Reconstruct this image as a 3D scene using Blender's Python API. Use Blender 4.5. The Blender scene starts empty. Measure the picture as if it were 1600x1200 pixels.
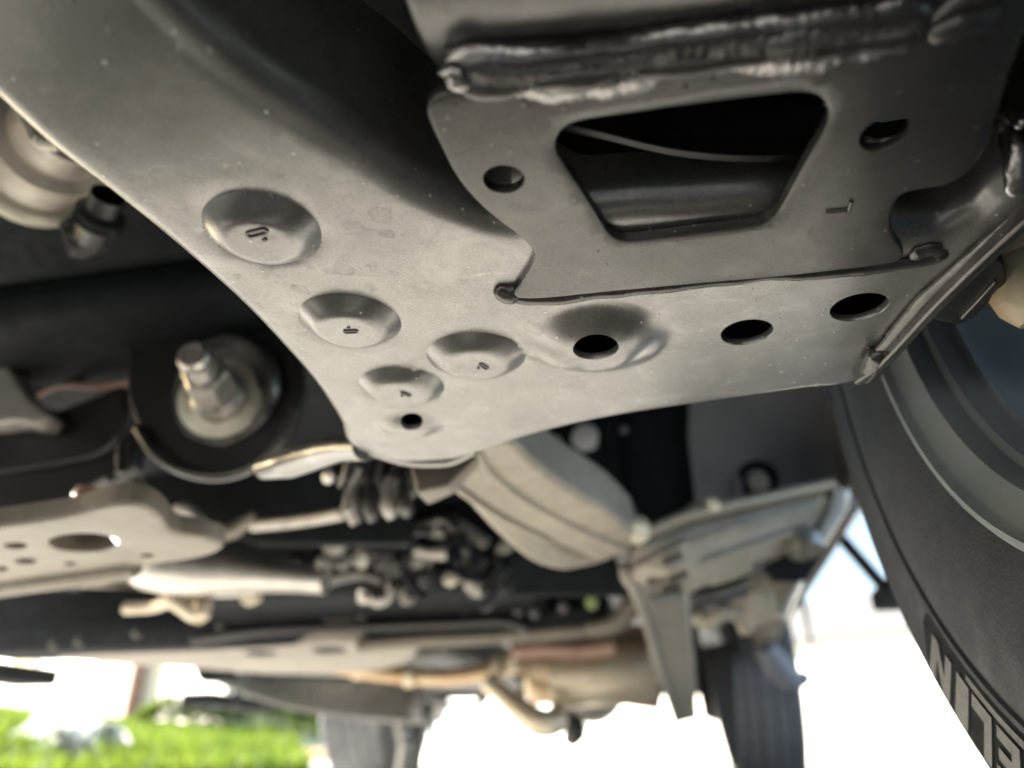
import bpy, bmesh, math, random
import numpy as np
from mathutils import Vector, Matrix
from mathutils.geometry import delaunay_2d_cdt
from mathutils import noise as mnoise

random.seed(7)
RNG = np.random.default_rng(7)
scn = bpy.context.scene
COL = scn.collection

# ------------------------------------------------------------------ camera, sky, sun, exposure
PITCH, YAW, CAMH, FPX = math.radians(26.013), math.radians(12.165), 0.095, 1209.0
cam = bpy.data.cameras.new('camera')
cam_o = bpy.data.objects.new('camera', cam); COL.objects.link(cam_o)
cam_o.location = (0, 0, CAMH)
cam_o.rotation_euler = (math.pi / 2 + PITCH, 0, YAW)
cam.sensor_width = 36.0
cam.lens = FPX / 1600 * 36
cam.clip_start, cam.clip_end = 0.01, 600
cam.dof.use_dof = True
cam.dof.focus_distance = 0.335
cam.dof.aperture_fstop = 4.6
scn.camera = cam_o

SUN_EL, SUN_AZ = math.radians(19), math.radians(-80)      # azimuth from +Y, towards -X
w = bpy.data.worlds.new('World'); scn.world = w; w.use_nodes = True
nt = w.node_tree
sky = nt.nodes.new('ShaderNodeTexSky'); sky.sky_type = 'NISHITA'; sky.sun_disc = False
sky.air_density = 1.0; sky.dust_density = 2.0; sky.ozone_density = 0.4; sky.sun_elevation = SUN_EL; sky.sun_rotation = SUN_AZ
nt.links.new(sky.outputs[0], nt.nodes['Background'].inputs[0])
nt.nodes['Background'].inputs[1].default_value = 0.055
sl = bpy.data.lights.new('sun', 'SUN'); sl.energy = 5.0; sl.angle = math.radians(0.53); sl.color = (1, 0.96, 0.90)
so = bpy.data.objects.new('sun', sl); COL.objects.link(so)
sd = Vector((math.sin(SUN_AZ) * math.cos(SUN_EL), math.cos(SUN_AZ) * math.cos(SUN_EL), math.sin(SUN_EL)))
so.rotation_euler = sd.to_track_quat('Z', 'Y').to_euler(); so.location = (-6, 6, 9)
vs = scn.view_settings
vs.view_transform = 'Standard'; vs.look = 'None'; vs.gamma = 1; vs.use_curve_mapping = False
vs.exposure = 3.25
cy = scn.cycles
cy.use_denoising = True
cy.max_bounces = 10; cy.diffuse_bounces = 6; cy.glossy_bounces = 5
cy.caustics_reflective = False; cy.caustics_refractive = False
cy.sample_clamp_indirect = 6

# ------------------------------------------------------------------ measuring helpers (sight lines -> real places)
_fw = (-math.sin(YAW), math.cos(YAW)); _rt = (math.cos(YAW), math.sin(YAW))
def ray(px, py):
    dx, dy = px - 800, 600 - py
    fh = FPX * math.cos(PITCH) - dy * math.sin(PITCH); up = FPX * math.sin(PITCH) + dy * math.cos(PITCH)
    return Vector((fh * _fw[0] + dx * _rt[0], fh * _fw[1] + dx * _rt[1], up))
CAM = Vector((0, 0, CAMH))
def PZ(px, py, z): r = ray(px, py); return CAM + r * ((z - CAMH) / r.z)
def PY(px, py, y): r = ray(px, py); return CAM + r * (y / r.y)
def PX(px, py, x): r = ray(px, py); return CAM + r * (x / r.x)
def XY(pts, z): return [tuple(PZ(a, b, z)[:2]) for a, b in pts]

# ------------------------------------------------------------------ materials
def newmat(name):
    m = bpy.data.materials.new(name); m.use_nodes = True
    return m, m.node_tree, m.node_tree.nodes['Principled BSDF']
def N(t, kind, **k):
    n = t.nodes.new(kind)
    for a, b in k.items(): setattr(n, a, b)
    return n
def mixcol(t, fac, a, b, mode='MIX'):
    m = N(t, 'ShaderNodeMix', data_type='RGBA', blend_type=mode)
    for s, v in ((0, fac), (6, a), (7, b)):
        if hasattr(v, 'links'): t.links.new(v, m.inputs[s])
        elif s == 0: m.inputs[0].default_value = v
        else: m.inputs[s].default_value = (*v, 1)
    return m.outputs[2]
def ramp(t, src, stops):
    r = N(t, 'ShaderNodeValToRGB'); e = r.color_ramp.elements
    while len(e) < len(stops): e.new(0.5)
    for q, (p, v) in zip(e, stops): q.position = p; q.color = (v, v, v, 1)
    t.links.new(src, r.inputs[0]); return r.outputs[0]
def mul(t, a, b, op='MULTIPLY'):
    m = N(t, 'ShaderNodeMath', operation=op)
    for i, v in enumerate((a, b)):
        if hasattr(v, 'links'): t.links.new(v, m.inputs[i])
        else: m.inputs[i].default_value = v
    return m.outputs[0]
def noise(t, co, scale, detail=4, rough=0.55, dist=0.0):
    n = N(t, 'ShaderNodeTexNoise'); n.inputs['Scale'].default_value = scale; n.inputs['Detail'].default_value = detail
    n.inputs['Roughness'].default_value = rough; n.inputs['Distortion'].default_value = dist
    t.links.new(co, n.inputs['Vector']); return n
def surf(name, c1, c2, scale, rough, metal=0.0, bump=0.0, bscale=None, rvar=0.1, spec=0.5, coat=0.0):
    """plain surface: two-tone noise colour, uneven gloss, fine relief"""
    m, t, b = newmat(name)
    co = N(t, 'ShaderNodeTexCoord').outputs['Object']
    n = noise(t, co, scale)
    t.links.new(mixcol(t, ramp(t, n.outputs[0], [(0.3, 0), (0.7, 1)]), c1, c2), b.inputs['Base Color'])
    n2 = noise(t, co, scale * 2.7, 5)
    r = N(t, 'ShaderNodeMapRange'); t.links.new(n2.outputs[0], r.inputs[0])
    r.inputs[1].default_value = 0.3; r.inputs[2].default_value = 0.7
    r.inputs[3].default_value = max(0.03, rough - rvar); r.inputs[4].default_value = min(1, rough + rvar)
    t.links.new(r.outputs[0], b.inputs['Roughness'])
    b.inputs['Metallic'].default_value = metal; b.inputs['Specular IOR Level'].default_value = spec
    b.inputs['Coat Weight'].default_value = coat
    if bump:
        bn = N(t, 'ShaderNodeBump'); bn.inputs['Strength'].default_value = bump; bn.inputs['Distance'].default_value = 0.002
        n3 = noise(t, co, bscale or scale * 6, 6, 0.6)
        t.links.new(n3.outputs[0], bn.inputs['Height']); t.links.new(bn.outputs[0], b.inputs['Normal'])
    return m
def coated_steel(name, base, rough, stain=1.0, dust=0.35, metal=0.0):
    """satin black-grey dip coat with dried water rings, fine dust and grit specks"""
    m, t, b = newmat(name)
    co = N(t, 'ShaderNodeTexCoord').outputs['Object']
    big = noise(t, co, 9, 5, 0.6)
    fine = noise(t, co, 900, 3, 0.6)
    wob = noise(t, co, 70, 4, 0.6)
    vadd = N(t, 'ShaderNodeVectorMath', operation='MULTIPLY_ADD')
    t.links.new(wob.outputs[1], vadd.inputs[0]); vadd.inputs[1].default_value = (0.012, 0.012, 0.012); t.links.new(co, vadd.inputs[2])
    def rings(scale, lo, hi, keep):
        v = N(t, 'ShaderNodeTexVoronoi'); v.inputs['Scale'].default_value = scale; t.links.new(vadd.outputs[0], v.inputs['Vector'])
        ring = ramp(t, v.outputs['Distance'], [(0.0, 0.12), (lo, 0.28), (hi, 0.9), (hi + 0.035, 0)])
        sep = N(t, 'ShaderNodeSeparateColor'); t.links.new(v.outputs['Color'], sep.inputs[0])
        pick = mul(t, sep.outputs[0], keep, 'LESS_THAN')
        return mul(t, ring, pick)
    r1 = rings(75, 0.30, 0.36, 0.22); r2 = rings(150, 0.26, 0.33, 0.20)
    rr = mul(t, mul(t, r1, r2, 'MAXIMUM'), ramp(t, big.outputs[0], [(0.42, 0.1), (0.6, 1)]))
    d1 = ramp(t, big.outputs[0], [(0.3, 0), (0.72, 1)])
    dusty_brightened = tuple(min(1, c * 1.5 + 0.012) for c in base)
    dark = tuple(c * 0.55 for c in base)
    c = mixcol(t, mul(t, d1, dust), base, dusty_brightened)
    c = mixcol(t, mul(t, ramp(t, fine.outputs[0], [(0.35, 0), (0.65, 1)]), 0.42), c, dark)
    mid = noise(t, co, 38, 6, 0.7, 0.6)
    c = mixcol(t, mul(t, ramp(t, mid.outputs[0], [(0.5, 0), (0.72, 1)]), 0.65 * stain), c, dusty_brightened)
    c = mixcol(t, mul(t, ramp(t, mid.outputs[0], [(0.28, 1), (0.45, 0)]), 0.55 * stain), c, dark)
    mpp = N(t, 'ShaderNodeMapping'); mpp.inputs['Rotation'].default_value = (0, 0, 0.5); mpp.inputs['Scale'].default_value = (14, 420, 60); t.links.new(vadd.outputs[0], mpp.inputs[0])
    scr = noise(t, mpp.outputs[0], 1.0, 3, 0.5)
    c = mixcol(t, mul(t, ramp(t, scr.outputs[0], [(0.68, 0), (0.74, 1)]), 0.30 * stain), c, tuple(min(1, q * 2 + 0.03) for q in base))
    c = mixcol(t, mul(t, rr, 0.38 * stain), c, dark)
    sp = N(t, 'ShaderNodeTexVoronoi'); sp.inputs['Scale'].default_value = 210; t.links.new(co, sp.inputs['Vector'])
    ss = N(t, 'ShaderNodeSeparateColor'); t.links.new(sp.outputs['Color'], ss.inputs[0])
    dot = mul(t, ramp(t, sp.outputs['Distance'], [(0.10, 1), (0.17, 0)]), mul(t, ss.outputs[1], 0.2, 'LESS_THAN'))
    c = mixcol(t, mul(t, dot, 0.5 * stain), c, tuple(min(1, q * 3 + 0.06) for q in base))
    t.links.new(c, b.inputs['Base Color'])
    rg = N(t, 'ShaderNodeMapRange'); t.links.new(big.outputs[0], rg.inputs[0])
    rg.inputs[1].default_value = 0.25; rg.inputs[2].default_value = 0.75
    rg.inputs[3].default_value = rough - 0.06; rg.inputs[4].default_value = rough + 0.08
    t.links.new(mul(t, rg.outputs[0], mul(t, rr, 0.12), 'ADD'), b.inputs['Roughness'])
    h = mul(t, mul(t, fine.outputs[0], 0.12), mul(t, dot, 1.2), 'ADD')
    h = mul(t, h, mul(t, noise(t, co, 45, 3).outputs[0], 0.5), 'ADD')
    h = mul(t, h, mul(t, rr, 0.03), 'ADD')
    bn = N(t, 'ShaderNodeBump'); bn.inputs['Strength'].default_value = 0.35; bn.inputs['Distance'].default_value = 0.0009
    t.links.new(h, bn.inputs['Height']); t.links.new(bn.outputs[0], b.inputs['Normal'])
    b.inputs['Specular IOR Level'].default_value = 0.6
    b.inputs['Metallic'].default_value = metal
    return m

M = {}
M['rail'] = coated_steel('satin_grey_coated_steel', (0.238, 0.237, 0.231), 0.30, 0.8, metal=0.75)
M['bracket'] = coated_steel('satin_black_coated_steel', (0.092, 0.090, 0.087), 0.29, 0.8, 0.3, metal=0.7)
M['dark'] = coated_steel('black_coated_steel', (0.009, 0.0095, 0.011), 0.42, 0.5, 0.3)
M['frame'] = coated_steel('dusty_grey_coated_steel', (0.165, 0.148, 0.120), 0.5, 0.9, 0.6, metal=0.25)
M['frame_lit'] = coated_steel('lightened_frame_coating', (0.29, 0.262, 0.215), 0.55, 0.9, 0.6, metal=0.15)  # paler copy of the frame coating; missing light on dim rear parts painted in
M['weld'] = surf('coated_weld_metal', (0.22, 0.215, 0.21), (0.32, 0.31, 0.30), 60, 0.17, 0.9, 0.6, 90, 0.05)
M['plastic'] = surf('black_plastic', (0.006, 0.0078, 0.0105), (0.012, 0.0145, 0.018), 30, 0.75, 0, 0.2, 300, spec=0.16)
M['liner'] = surf('blue_grey_liner_plastic', (0.17, 0.18, 0.21), (0.22, 0.23, 0.26), 14, 0.6, 0, 0.2, 200)
M['metal'] = surf('dull_silver_metal', (0.42, 0.41, 0.39), (0.56, 0.54, 0.50), 40, 0.36, 0.85, 0.15, 300)
M['zinc'] = surf('zinc_plated_metal', (0.58, 0.56, 0.46), (0.70, 0.68, 0.58), 60, 0.42, 0.35, 0.25, 300)
M['cast'] = surf('cast_aluminium', (0.30, 0.29, 0.27), (0.42, 0.40, 0.37), 50, 0.5, 0.5, 0.6, 200)
M['sand'] = surf('sand_cast_metal', (0.42, 0.38, 0.33), (0.54, 0.49, 0.43), 45, 0.45, 0.3, 0.4, 200)
M['dullgreen'] = surf('dull_green_plastic', (0.20, 0.28, 0.10), (0.26, 0.34, 0.14), 40, 0.6)
M['heat'] = surf('heat_tinted_exhaust_steel', (0.36, 0.22, 0.12), (0.50, 0.42, 0.30), 9, 0.42, 0.7, 0.2, 90)
M['pipe'] = surf('tan_exhaust_steel', (0.46, 0.40, 0.30), (0.56, 0.50, 0.40), 16, 0.42, 0.6, 0.2, 120)
M['rust'] = surf('rusty_pinkish_steel', (0.26, 0.15, 0.12), (0.36, 0.25, 0.20), 18, 0.6, 0.3, 0.3, 120)
M['cream'] = surf('cream_grease_coat', (0.62, 0.60, 0.44), (0.45, 0.30, 0.16), 38, 0.5, 0, 0.4, 150)
M['rubber'] = surf('tyre_rubber', (0.020, 0.026, 0.036), (0.032, 0.039, 0.050), 22, 0.62, 0, 0.3, 500, spec=0.3)
M['dusty_brightened'] = surf('dusty_brightened_tyre_rubber', (0.10, 0.105, 0.115), (0.15, 0.155, 0.165), 14, 0.75, 0, 0.25, 300)  # dusty tone, raised further to brighten rear tyres that stand in shadow
M['letter'] = surf('raised_letter_rubber', (0.07, 0.073, 0.077), (0.10, 0.103, 0.107), 120, 0.55, 0, 0.3, 700)
M['band'] = surf('dark_sidewall_band', (0.010, 0.012, 0.016), (0.015, 0.017, 0.021), 60, 0.85, 0, 0.2, 900, spec=0.12)
M['rim'] = surf('grey_wheel_paint', (0.24, 0.285, 0.315), (0.29, 0.335, 0.365), 25, 0.45, 0.3, 0.1, 200)
M['body'] = surf('dark_grey_body_paint', (0.05, 0.052, 0.055), (0.06, 0.062, 0.065), 3, 0.25, 0.2, coat=0.5)
M['sill'] = surf('tan_grey_sill_coating', (0.19, 0.17, 0.145), (0.25, 0.225, 0.19), 12, 0.6, 0, 0.3, 150)
M['daylight_disc'] = surf('pale_daylight_disc', (0.42, 0.44, 0.48), (0.52, 0.54, 0.58), 30, 0.5)  # pale tone standing in for daylight seen through liner holes
M['concrete'] = surf('pale_concrete', (0.46, 0.44, 0.40), (0.55, 0.53, 0.48), 1.3, 0.85, 0, 0.3, 60)
M['soil'] = surf('lawn_soil', (0.035, 0.075, 0.012), (0.06, 0.11, 0.02), 3, 0.95, spec=0.1)
M['grass'] = surf('grass_blades', (0.10, 0.21, 0.014), (0.17, 0.30, 0.03), 2.2, 0.8, spec=0.15)
M['white'] = surf('white_painted_wood', (0.76, 0.76, 0.74), (0.82, 0.82, 0.80), 2, 0.5)
M['siding'] = surf('cream_siding', (0.74, 0.68, 0.58), (0.80, 0.74, 0.64), 2, 0.7)
M['leaf'] = surf('shrub_leaves', (0.06, 0.12, 0.02), (0.11, 0.19, 0.035), 5, 0.5)
M['petal'] = surf('white_petals', (0.75, 0.74, 0.70), (0.82, 0.81, 0.78), 9, 0.6)
M['roof'] = surf('grey_roof_shingle', (0.09, 0.09, 0.09), (0.14, 0.135, 0.13), 6, 0.8, 0, 0.4, 40)
M['glass'] = surf('dark_window_glass', (0.03, 0.035, 0.04), (0.04, 0.045, 0.05), 2, 0.08)
def brickmat():
    m, t, b = newmat('red_brick')
    co = N(t, 'ShaderNodeTexCoord').outputs['Object']
    k = N(t, 'ShaderNodeTexBrick'); k.inputs['Scale'].default_value = 1.0
    k.inputs['Brick Width'].default_value = 0.21; k.inputs['Row Height'].default_value = 0.075; k.inputs['Mortar Size'].default_value = 0.008
    k.inputs['Color1'].default_value = (0.34, 0.17, 0.12, 1); k.inputs['Color2'].default_value = (0.42, 0.24, 0.18, 1); k.inputs['Mortar'].default_value = (0.5, 0.46, 0.42, 1)
    mp = N(t, 'ShaderNodeMapping'); mp.inputs['Rotation'].default_value = (math.pi / 2, 0, 0)
    t.links.new(co, mp.inputs[0]); t.links.new(mp.outputs[0], k.inputs['Vector'])
    t.links.new(k.outputs[0], b.inputs['Base Color']); b.inputs['Roughness'].default_value = 0.85
    return m
M['brick'] = brickmat()

# ------------------------------------------------------------------ object helpers
def mk(name, verts, faces, mat, parent=None, sharp=35, label=None, kind=None):
    me = bpy.data.meshes.new(name)
    me.from_pydata([tuple(v) for v in verts], [], [tuple(f) for f in faces])
    bm = bmesh.new(); bm.from_mesh(me)
    bmesh.ops.remove_doubles(bm, verts=bm.verts, dist=1e-6)
    bmesh.ops.recalc_face_normals(bm, faces=bm.faces)
    bm.to_mesh(me); bm.free()
    me.polygons.foreach_set('use_smooth', [True] * len(me.polygons))
    me.set_sharp_from_angle(angle=math.radians(sharp))
    me.materials.append(M[mat])
    o = bpy.data.objects.new(name, me); COL.objects.link(o)
    if parent: o.parent = parent
    if label: o['label'] = label
    if kind: o['kind'] = kind
    return o
def empty(name, loc=(0, 0, 0)):
    o = bpy.data.objects.new(name, None); COL.objects.link(o); o.location = loc; return o
def group_part(name, parent):
    """an Empty that holds the pieces of one part; at the world origin like its parent"""
    o = empty(name); o.parent = parent; return o
def bevel(o, w=0.003, seg=2, ang=30):
    m = o.modifiers.new('bevel', 'BEVEL'); m.width = w; m.segments = seg; m.limit_method = 'ANGLE'; m.angle_limit = math.radians(ang)
    m.harden_normals = False
    return o
def spline(pts, n=8, closed=False):
    P = [np.array(p, float) for p in pts]; out = []
    L = len(P)
    for i in range(L if closed else L - 1):
        g = (lambda k: P[k % L]) if closed else (lambda k: P[min(max(k, 0), L - 1)])
        p0, p1, p2, p3 = g(i - 1), g(i), g(i + 1), g(i + 2)
        # centripetal-like tension to avoid overshoot
        d = np.linalg.norm(p2 - p1)
        m1 = (p2 - p0) * d / max(1e-9, np.linalg.norm(p2 - p1) + np.linalg.norm(p1 - p0))
        m2 = (p3 - p1) * d / max(1e-9, np.linalg.norm(p3 - p2) + np.linalg.norm(p2 - p1))
        for k in range(n):
            t = k / n; t2, t3 = t * t, t ** 3
            out.append((2*t3-3*t2+1)*p1 + (t3-2*t2+t)*m1 + (-2*t3+3*t2)*p2 + (t3-t2)*m2)
    if not closed: out.append(P[-1])
    return out
def resample(pts, step, closed=True):
    P = [np.array(p, float) for p in pts]
    if closed: P = P + [P[0]]
    d = [0]
    for a, b in zip(P, P[1:]): d.append(d[-1] + np.linalg.norm(b - a))
    n = max(3, int(d[-1] / step)); out = []
    for i in range(n if closed else n + 1):
        s = d[-1] * i / n; k = min(np.searchsorted(d, s, 'right') - 1, len(P) - 2)
        f = (s - d[k]) / max(1e-12, d[k+1] - d[k]); out.append(P[k] * (1 - f) + P[k+1] * f)
    return np.array(out)
def seglen(P, A, B):
    """distance of points P to the nearest of the segments A-B"""
    best = np.full(len(P), 9.0)
    for s in range(0, len(A), 64):
        a, b = A[s:s+64][None], B[s:s+64][None]; ab = b - a
        t = np.clip(((P[:, None] - a) * ab).sum(2) / np.maximum(1e-15, (ab ** 2).sum(2)), 0, 1)
        best = np.minimum(best, np.linalg.norm(P[:, None] - (a + ab * t[..., None]), axis=2).min(1))
    return best
def inside(P, poly):
    c = np.zeros(len(P), bool); x, y = P[:, 0], P[:, 1]
    a = poly; b = np.roll(poly, -1, 0)
    for (x1, y1), (x2, y2) in zip(a, b):
        if y1 == y2: continue
        c ^= ((y1 > y) != (y2 > y)) & (x < (x2 - x1) * (y - y1) / (y2 - y1) + x1)
    return c
def tray(name, outline, holes, z, mat, parent, step=0.003, grid=0.006, edge=None, hole_depth=0.006, zfun=None, extra=None, sharp=40):
    """pressed sheet seen from below: flat floor at height z with holes and raised bosses (zfun), its rim
    rolled up with a fillet; edge(i, x, y) -> (fillet radius, wall height)"""
    out = resample(outline, step)
    area = 0.5 * np.sum(out[:, 0] * np.roll(out[:, 1], -1) - np.roll(out[:, 0], -1) * out[:, 1])
    if area < 0: out = out[::-1].copy()
    hs = [resample(h, min(step, 0.002)) for h in holes]
    A, B = [out], [np.roll(out, -1, 0)]
    for h in hs: A.append(h); B.append(np.roll(h, -1, 0))
    A, B = np.concatenate(A), np.concatenate(B)
    mn, mx = out.min(0), out.max(0)
    g = np.stack(np.meshgrid(np.arange(mn[0], mx[0], grid), np.arange(mn[1], mx[1], grid)), -1).reshape(-1, 2)
    g = g + RNG.uniform(-.15, .15, g.shape) * grid
    if extra is not None: 
        e = np.array(extra); g = np.concatenate([g[seglen(g, e, e + 1e-9) > grid * 0.4] if len(e) else g, e])
    keep = inside(g, out)
    for h in hs: keep &= ~inside(g, h)
    keep &= seglen(g, A, B) > step * 0.6
    g = g[keep]
    pts = np.concatenate([out] + hs + [g]); ed = []; o = 0
    for loop in [out] + hs:
        n = len(loop); ed += [(o + i, o + (i + 1) % n) for i in range(n)]; o += n
    r = delaunay_2d_cdt([Vector(p) for p in pts], ed, [], 0, 1e-7)
    V = np.array([tuple(v) for v in r[0]]); F = [f for f in r[2]]
    cen = np.array([V[list(f)].mean(0) for f in F])
    k = inside(cen, out)
    for h in hs: k &= ~inside(cen, h)
    zf = (lambda P: np.zeros(len(P))) if zfun is None else zfun
    verts = [(x, y, z + dz) for (x, y), dz in zip(V, zf(V))]
    faces = [tuple(f) for f, q in zip(F, k) if q]
    # rim
    tan = np.roll(out, -1, 0) - np.roll(out, 1, 0); tan /= np.linalg.norm(tan, axis=1)[:, None]
    nor = np.stack([tan[:, 1], -tan[:, 0]], 1)
    n = len(out); rows = []
    base = np.zeros(n) if zfun is None else zf(out)
    es = [edge(i, *out[i]) for i in range(n)] if edge else [(0.002, 0.006)] * n
    rr = np.array([e[0] for e in es]); hh = np.array([e[1] for e in es])
    for _ in range(6): rr = (np.roll(rr, 1) + rr * 2 + np.roll(rr, -1)) / 4; hh = (np.roll(hh, 1) + hh * 2 + np.roll(hh, -1)) / 4
    for a in np.linspace(0, math.pi / 2, 7):
        rows.append(np.column_stack([out + nor * (rr * math.sin(a))[:, None], z + base + rr * (1 - math.cos(a))]))
    rows.append(np.column_stack([out + nor * rr[:, None], z + base + rr + hh]))
    o = len(verts)
    for row in rows: verts += [tuple(v) for v in row]
    for q in range(len(rows) - 1):
        for i in range(n): faces.append((o + q*n + i, o + q*n + (i+1) % n, o + (q+1)*n + (i+1) % n, o + (q+1)*n + i))
    for h in hs:                                   # hole walls with a tiny rounded lip
        b = zf(h); c = h.mean(0); o = len(verts); m = len(h)
        ring = [np.column_stack([h, z + b]), np.column_stack([h + (c - h) * 0.02, z + b + 0.0004]), np.column_stack([h + (c - h) * 0.03, z + b + hole_depth])]
        for row in ring: verts += [tuple(v) for v in row]
        for q in range(2):
            for i in range(m): faces.append((o + q*m + i, o + q*m + (i+1) % m, o + (q+1)*m + (i+1) % m, o + (q+1)*m + i))
    return mk(name, verts, faces, mat, parent, sharp)
def circle(c, r, n=48, ry=None, rot=0):
    cr, sr = math.cos(rot), math.sin(rot); ry = ry or r; o = []
    for i in range(n):
        a = 2 * math.pi * i / n; u, v = r * math.cos(a), ry * math.sin(a); o.append((c[0] + u * cr - v * sr, c[1] + u * sr + v * cr))
    return o
def rings_mesh(rings, closed=True, caps=True):
    V, F = [], []; n = len(rings[0])
    for r in rings: V += [tuple(p) for p in r]
    for q in range(len(rings) - 1):
        for i in range(n if closed else n - 1):
            F.append((q*n + i, q*n + (i+1) % n, (q+1)*n + (i+1) % n, (q+1)*n + i))
    if caps and closed: F.append(tuple(range(n))); F.append(tuple(range((len(rings)-1)*n, len(rings)*n)))
    return V, F
def loft(name, rings, mat, parent, bev=0.004, sharp=35):
    if len(rings) > 2:
        rings = [list(map(Vector, q.reshape(-1, 3))) for q in spline([np.array([tuple(p) for p in r]).ravel() for r in rings], 5)]
    o = mk(name, *rings_mesh(rings), mat, parent, sharp)
    if bev: bevel(o, bev, 2)
    return o
def tube_mesh(path, rad, seg=14, squash=None):
    P = [Vector(p) for p in path]; rings = []
    ref = Vector((0, 0, 1))
    for i, p in enumerate(P):
        t = (P[min(i+1, len(P)-1)] - P[max(i-1, 0)]).normalized()
        u = t.cross(ref)
        if u.length < 1e-3: u = t.cross(Vector((1, 0, 0)))
        u.normalize(); v = u.cross(t)
        r = rad[i] if hasattr(rad, '__len__') else rad
        rings.append([p + (u * math.cos(a) + v * math.sin(a) * (squash or 1)) * r for a in [2 * math.pi * k / seg for k in range(seg)]])
    return rings_mesh(rings)
def tube(name, pts, rad, mat, parent, n=6, seg=14, squash=None):
    sp = spline([tuple(p) for p in pts], n) if len(pts) > 2 else [np.array(p) for p in pts]
    if hasattr(rad, '__len__'):
        rad = np.interp(np.linspace(0, 1, len(sp)), np.linspace(0, 1, len(rad)), rad)
    return mk(name, *tube_mesh(sp, rad, seg, squash), mat, parent, 40)
def weld(name, pts, r, parent, mat='weld', squash=0.8, ripple=0.004, rough=0.16):
    """hand-laid bead: overlapping ripples, wandering width"""
    sp = spline([tuple(p) for p in pts], 12)
    L_ = sum(np.linalg.norm(b - a) for a, b in zip(sp, sp[1:])); ds = min(0.0012, L_ / 26)
    sp = resample(sp, ds, False)
    n = len(sp); w1 = RNG.normal(size=n)
    ker = np.hanning(min(n, 23)); ker /= ker.sum(); w1 = np.convolve(w1, ker, 'same')
    w2 = np.convolve(RNG.normal(size=n), ker, 'same')
    s = np.arange(n) * ds
    rad = r * (1 + 0.022 * np.sin(2 * math.pi * s / 0.0034 + w2 * 2) + rough * 2.2 * w1)
    endd = np.minimum(s, s[-1] - s); rad = rad * np.sqrt(np.clip(1 - (1 - np.clip(endd / r, 0, 1)) ** 2, 0.02, 1))
    sp = sp + np.column_stack([w2, w1, np.zeros(n)]) * r * 0.45
    V, F = tube_mesh(sp, rad, 18, squash)
    for i, v in enumerate(V):
        if i // 18 in (0, n - 1): continue
        q = Vector(sp[i // 18]); d_ = Vector(v) - q
        f = mnoise.noise(Vector(v) * 170) * 0.22 + mnoise.noise(Vector(v) * 420 + Vector((3, 1, 7))) * 0.10
        V[i] = tuple(q + d_ * (1 + f * rough * 3))
    return mk(name, V, F, mat, parent, 60)
def lathe(name, origin, axis, prof, mat, parent, seg=48, mod=None, sharp=35, closed=False):
    """profile (axial, radius) turned round an axis"""
    a = Vector(axis).normalized(); u = a.cross(Vector((0, 0, 1)))
    if u.length < 1e-3: u = Vector((1, 0, 0))
    u.normalize(); v = a.cross(u); o = Vector(origin)
    V, F = [], []; n = len(prof)
    for k in range(seg):
        t = 2 * math.pi * k / seg
        for j, (ax, r) in enumerate(prof):
            if mod: ax, r = mod(k, j, ax, r)
            V.append(o + a * ax + (u * math.cos(t) + v * math.sin(t)) * r)
    for k in range(seg):
        for j in range(n if closed else n - 1):
            j2 = (j + 1) % n; F.append((k*n + j, k*n + j2, ((k+1) % seg)*n + j2, ((k+1) % seg)*n + j))
    return mk(name, V, F, mat, parent, sharp)
def slab(name, pts3, ext, mat, parent, bev=0.003, sharp=35):
    """thick plate: polygon of points, extruded by vector ext"""
    n = len(pts3); e = Vector(ext)
    V = [Vector(p) for p in pts3] + [Vector(p) + e for p in pts3]
    F = [tuple(range(n)), tuple(range(n, 2*n))] + [(i, (i+1) % n, n + (i+1) % n, n + i) for i in range(n)]
    o = mk(name, V, F, mat, parent, sharp)
    if bev: bevel(o, bev, 2)
    return o
def box(name, lo, hi, mat, parent, bev=0.004):
    p = [(lo[0], lo[1], lo[2]), (hi[0], lo[1], lo[2]), (hi[0], hi[1], lo[2]), (lo[0], hi[1], lo[2])]
    return slab(name, p, (0, 0, hi[2] - lo[2]), mat, parent, bev)
def hexbolt(name, origin, axis, r, h, mat, parent, washer=1.5):
    a = Vector(axis).normalized()
    V = [(0, 0.0), (0, r * washer), (h * 0.25, r * washer * 0.97), (h * 0.28, r * 1.02)]
    prof = [(0, r * washer), (h * 0.22, r * washer * 0.97), (h * 0.24, r), (h * 0.9, r), (h, r * 0.85), (h, 0.0001)]
    return lathe(name, origin, a, prof, mat, parent, 6 if washer < 1.2 else 24)

# ================================================================== THE GROUND
def grid_plane(name, x0, x1, y0, y1, z, mat, n=2):
    xs = np.linspace(x0, x1, n); ys = np.linspace(y0, y1, n)
    V = [(x, y, z) for y in ys for x in xs]; F = [(j*n+i, j*n+i+1, (j+1)*n+i+1, (j+1)*n+i) for j in range(n-1) for i in range(n-1)]
    return mk(name, V, F, mat)
g = grid_plane('ground', -250, 250, -250, 250, -0.02, 'concrete'); g['kind'] = 'structure'
d = mk('driveway', [(-2.35, -12, 0), (9, -12, 0), (9, 30, 0), (-2.35, 30, 0)], [(0, 1, 2, 3)], 'concrete'); d['kind'] = 'structure'
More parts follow.
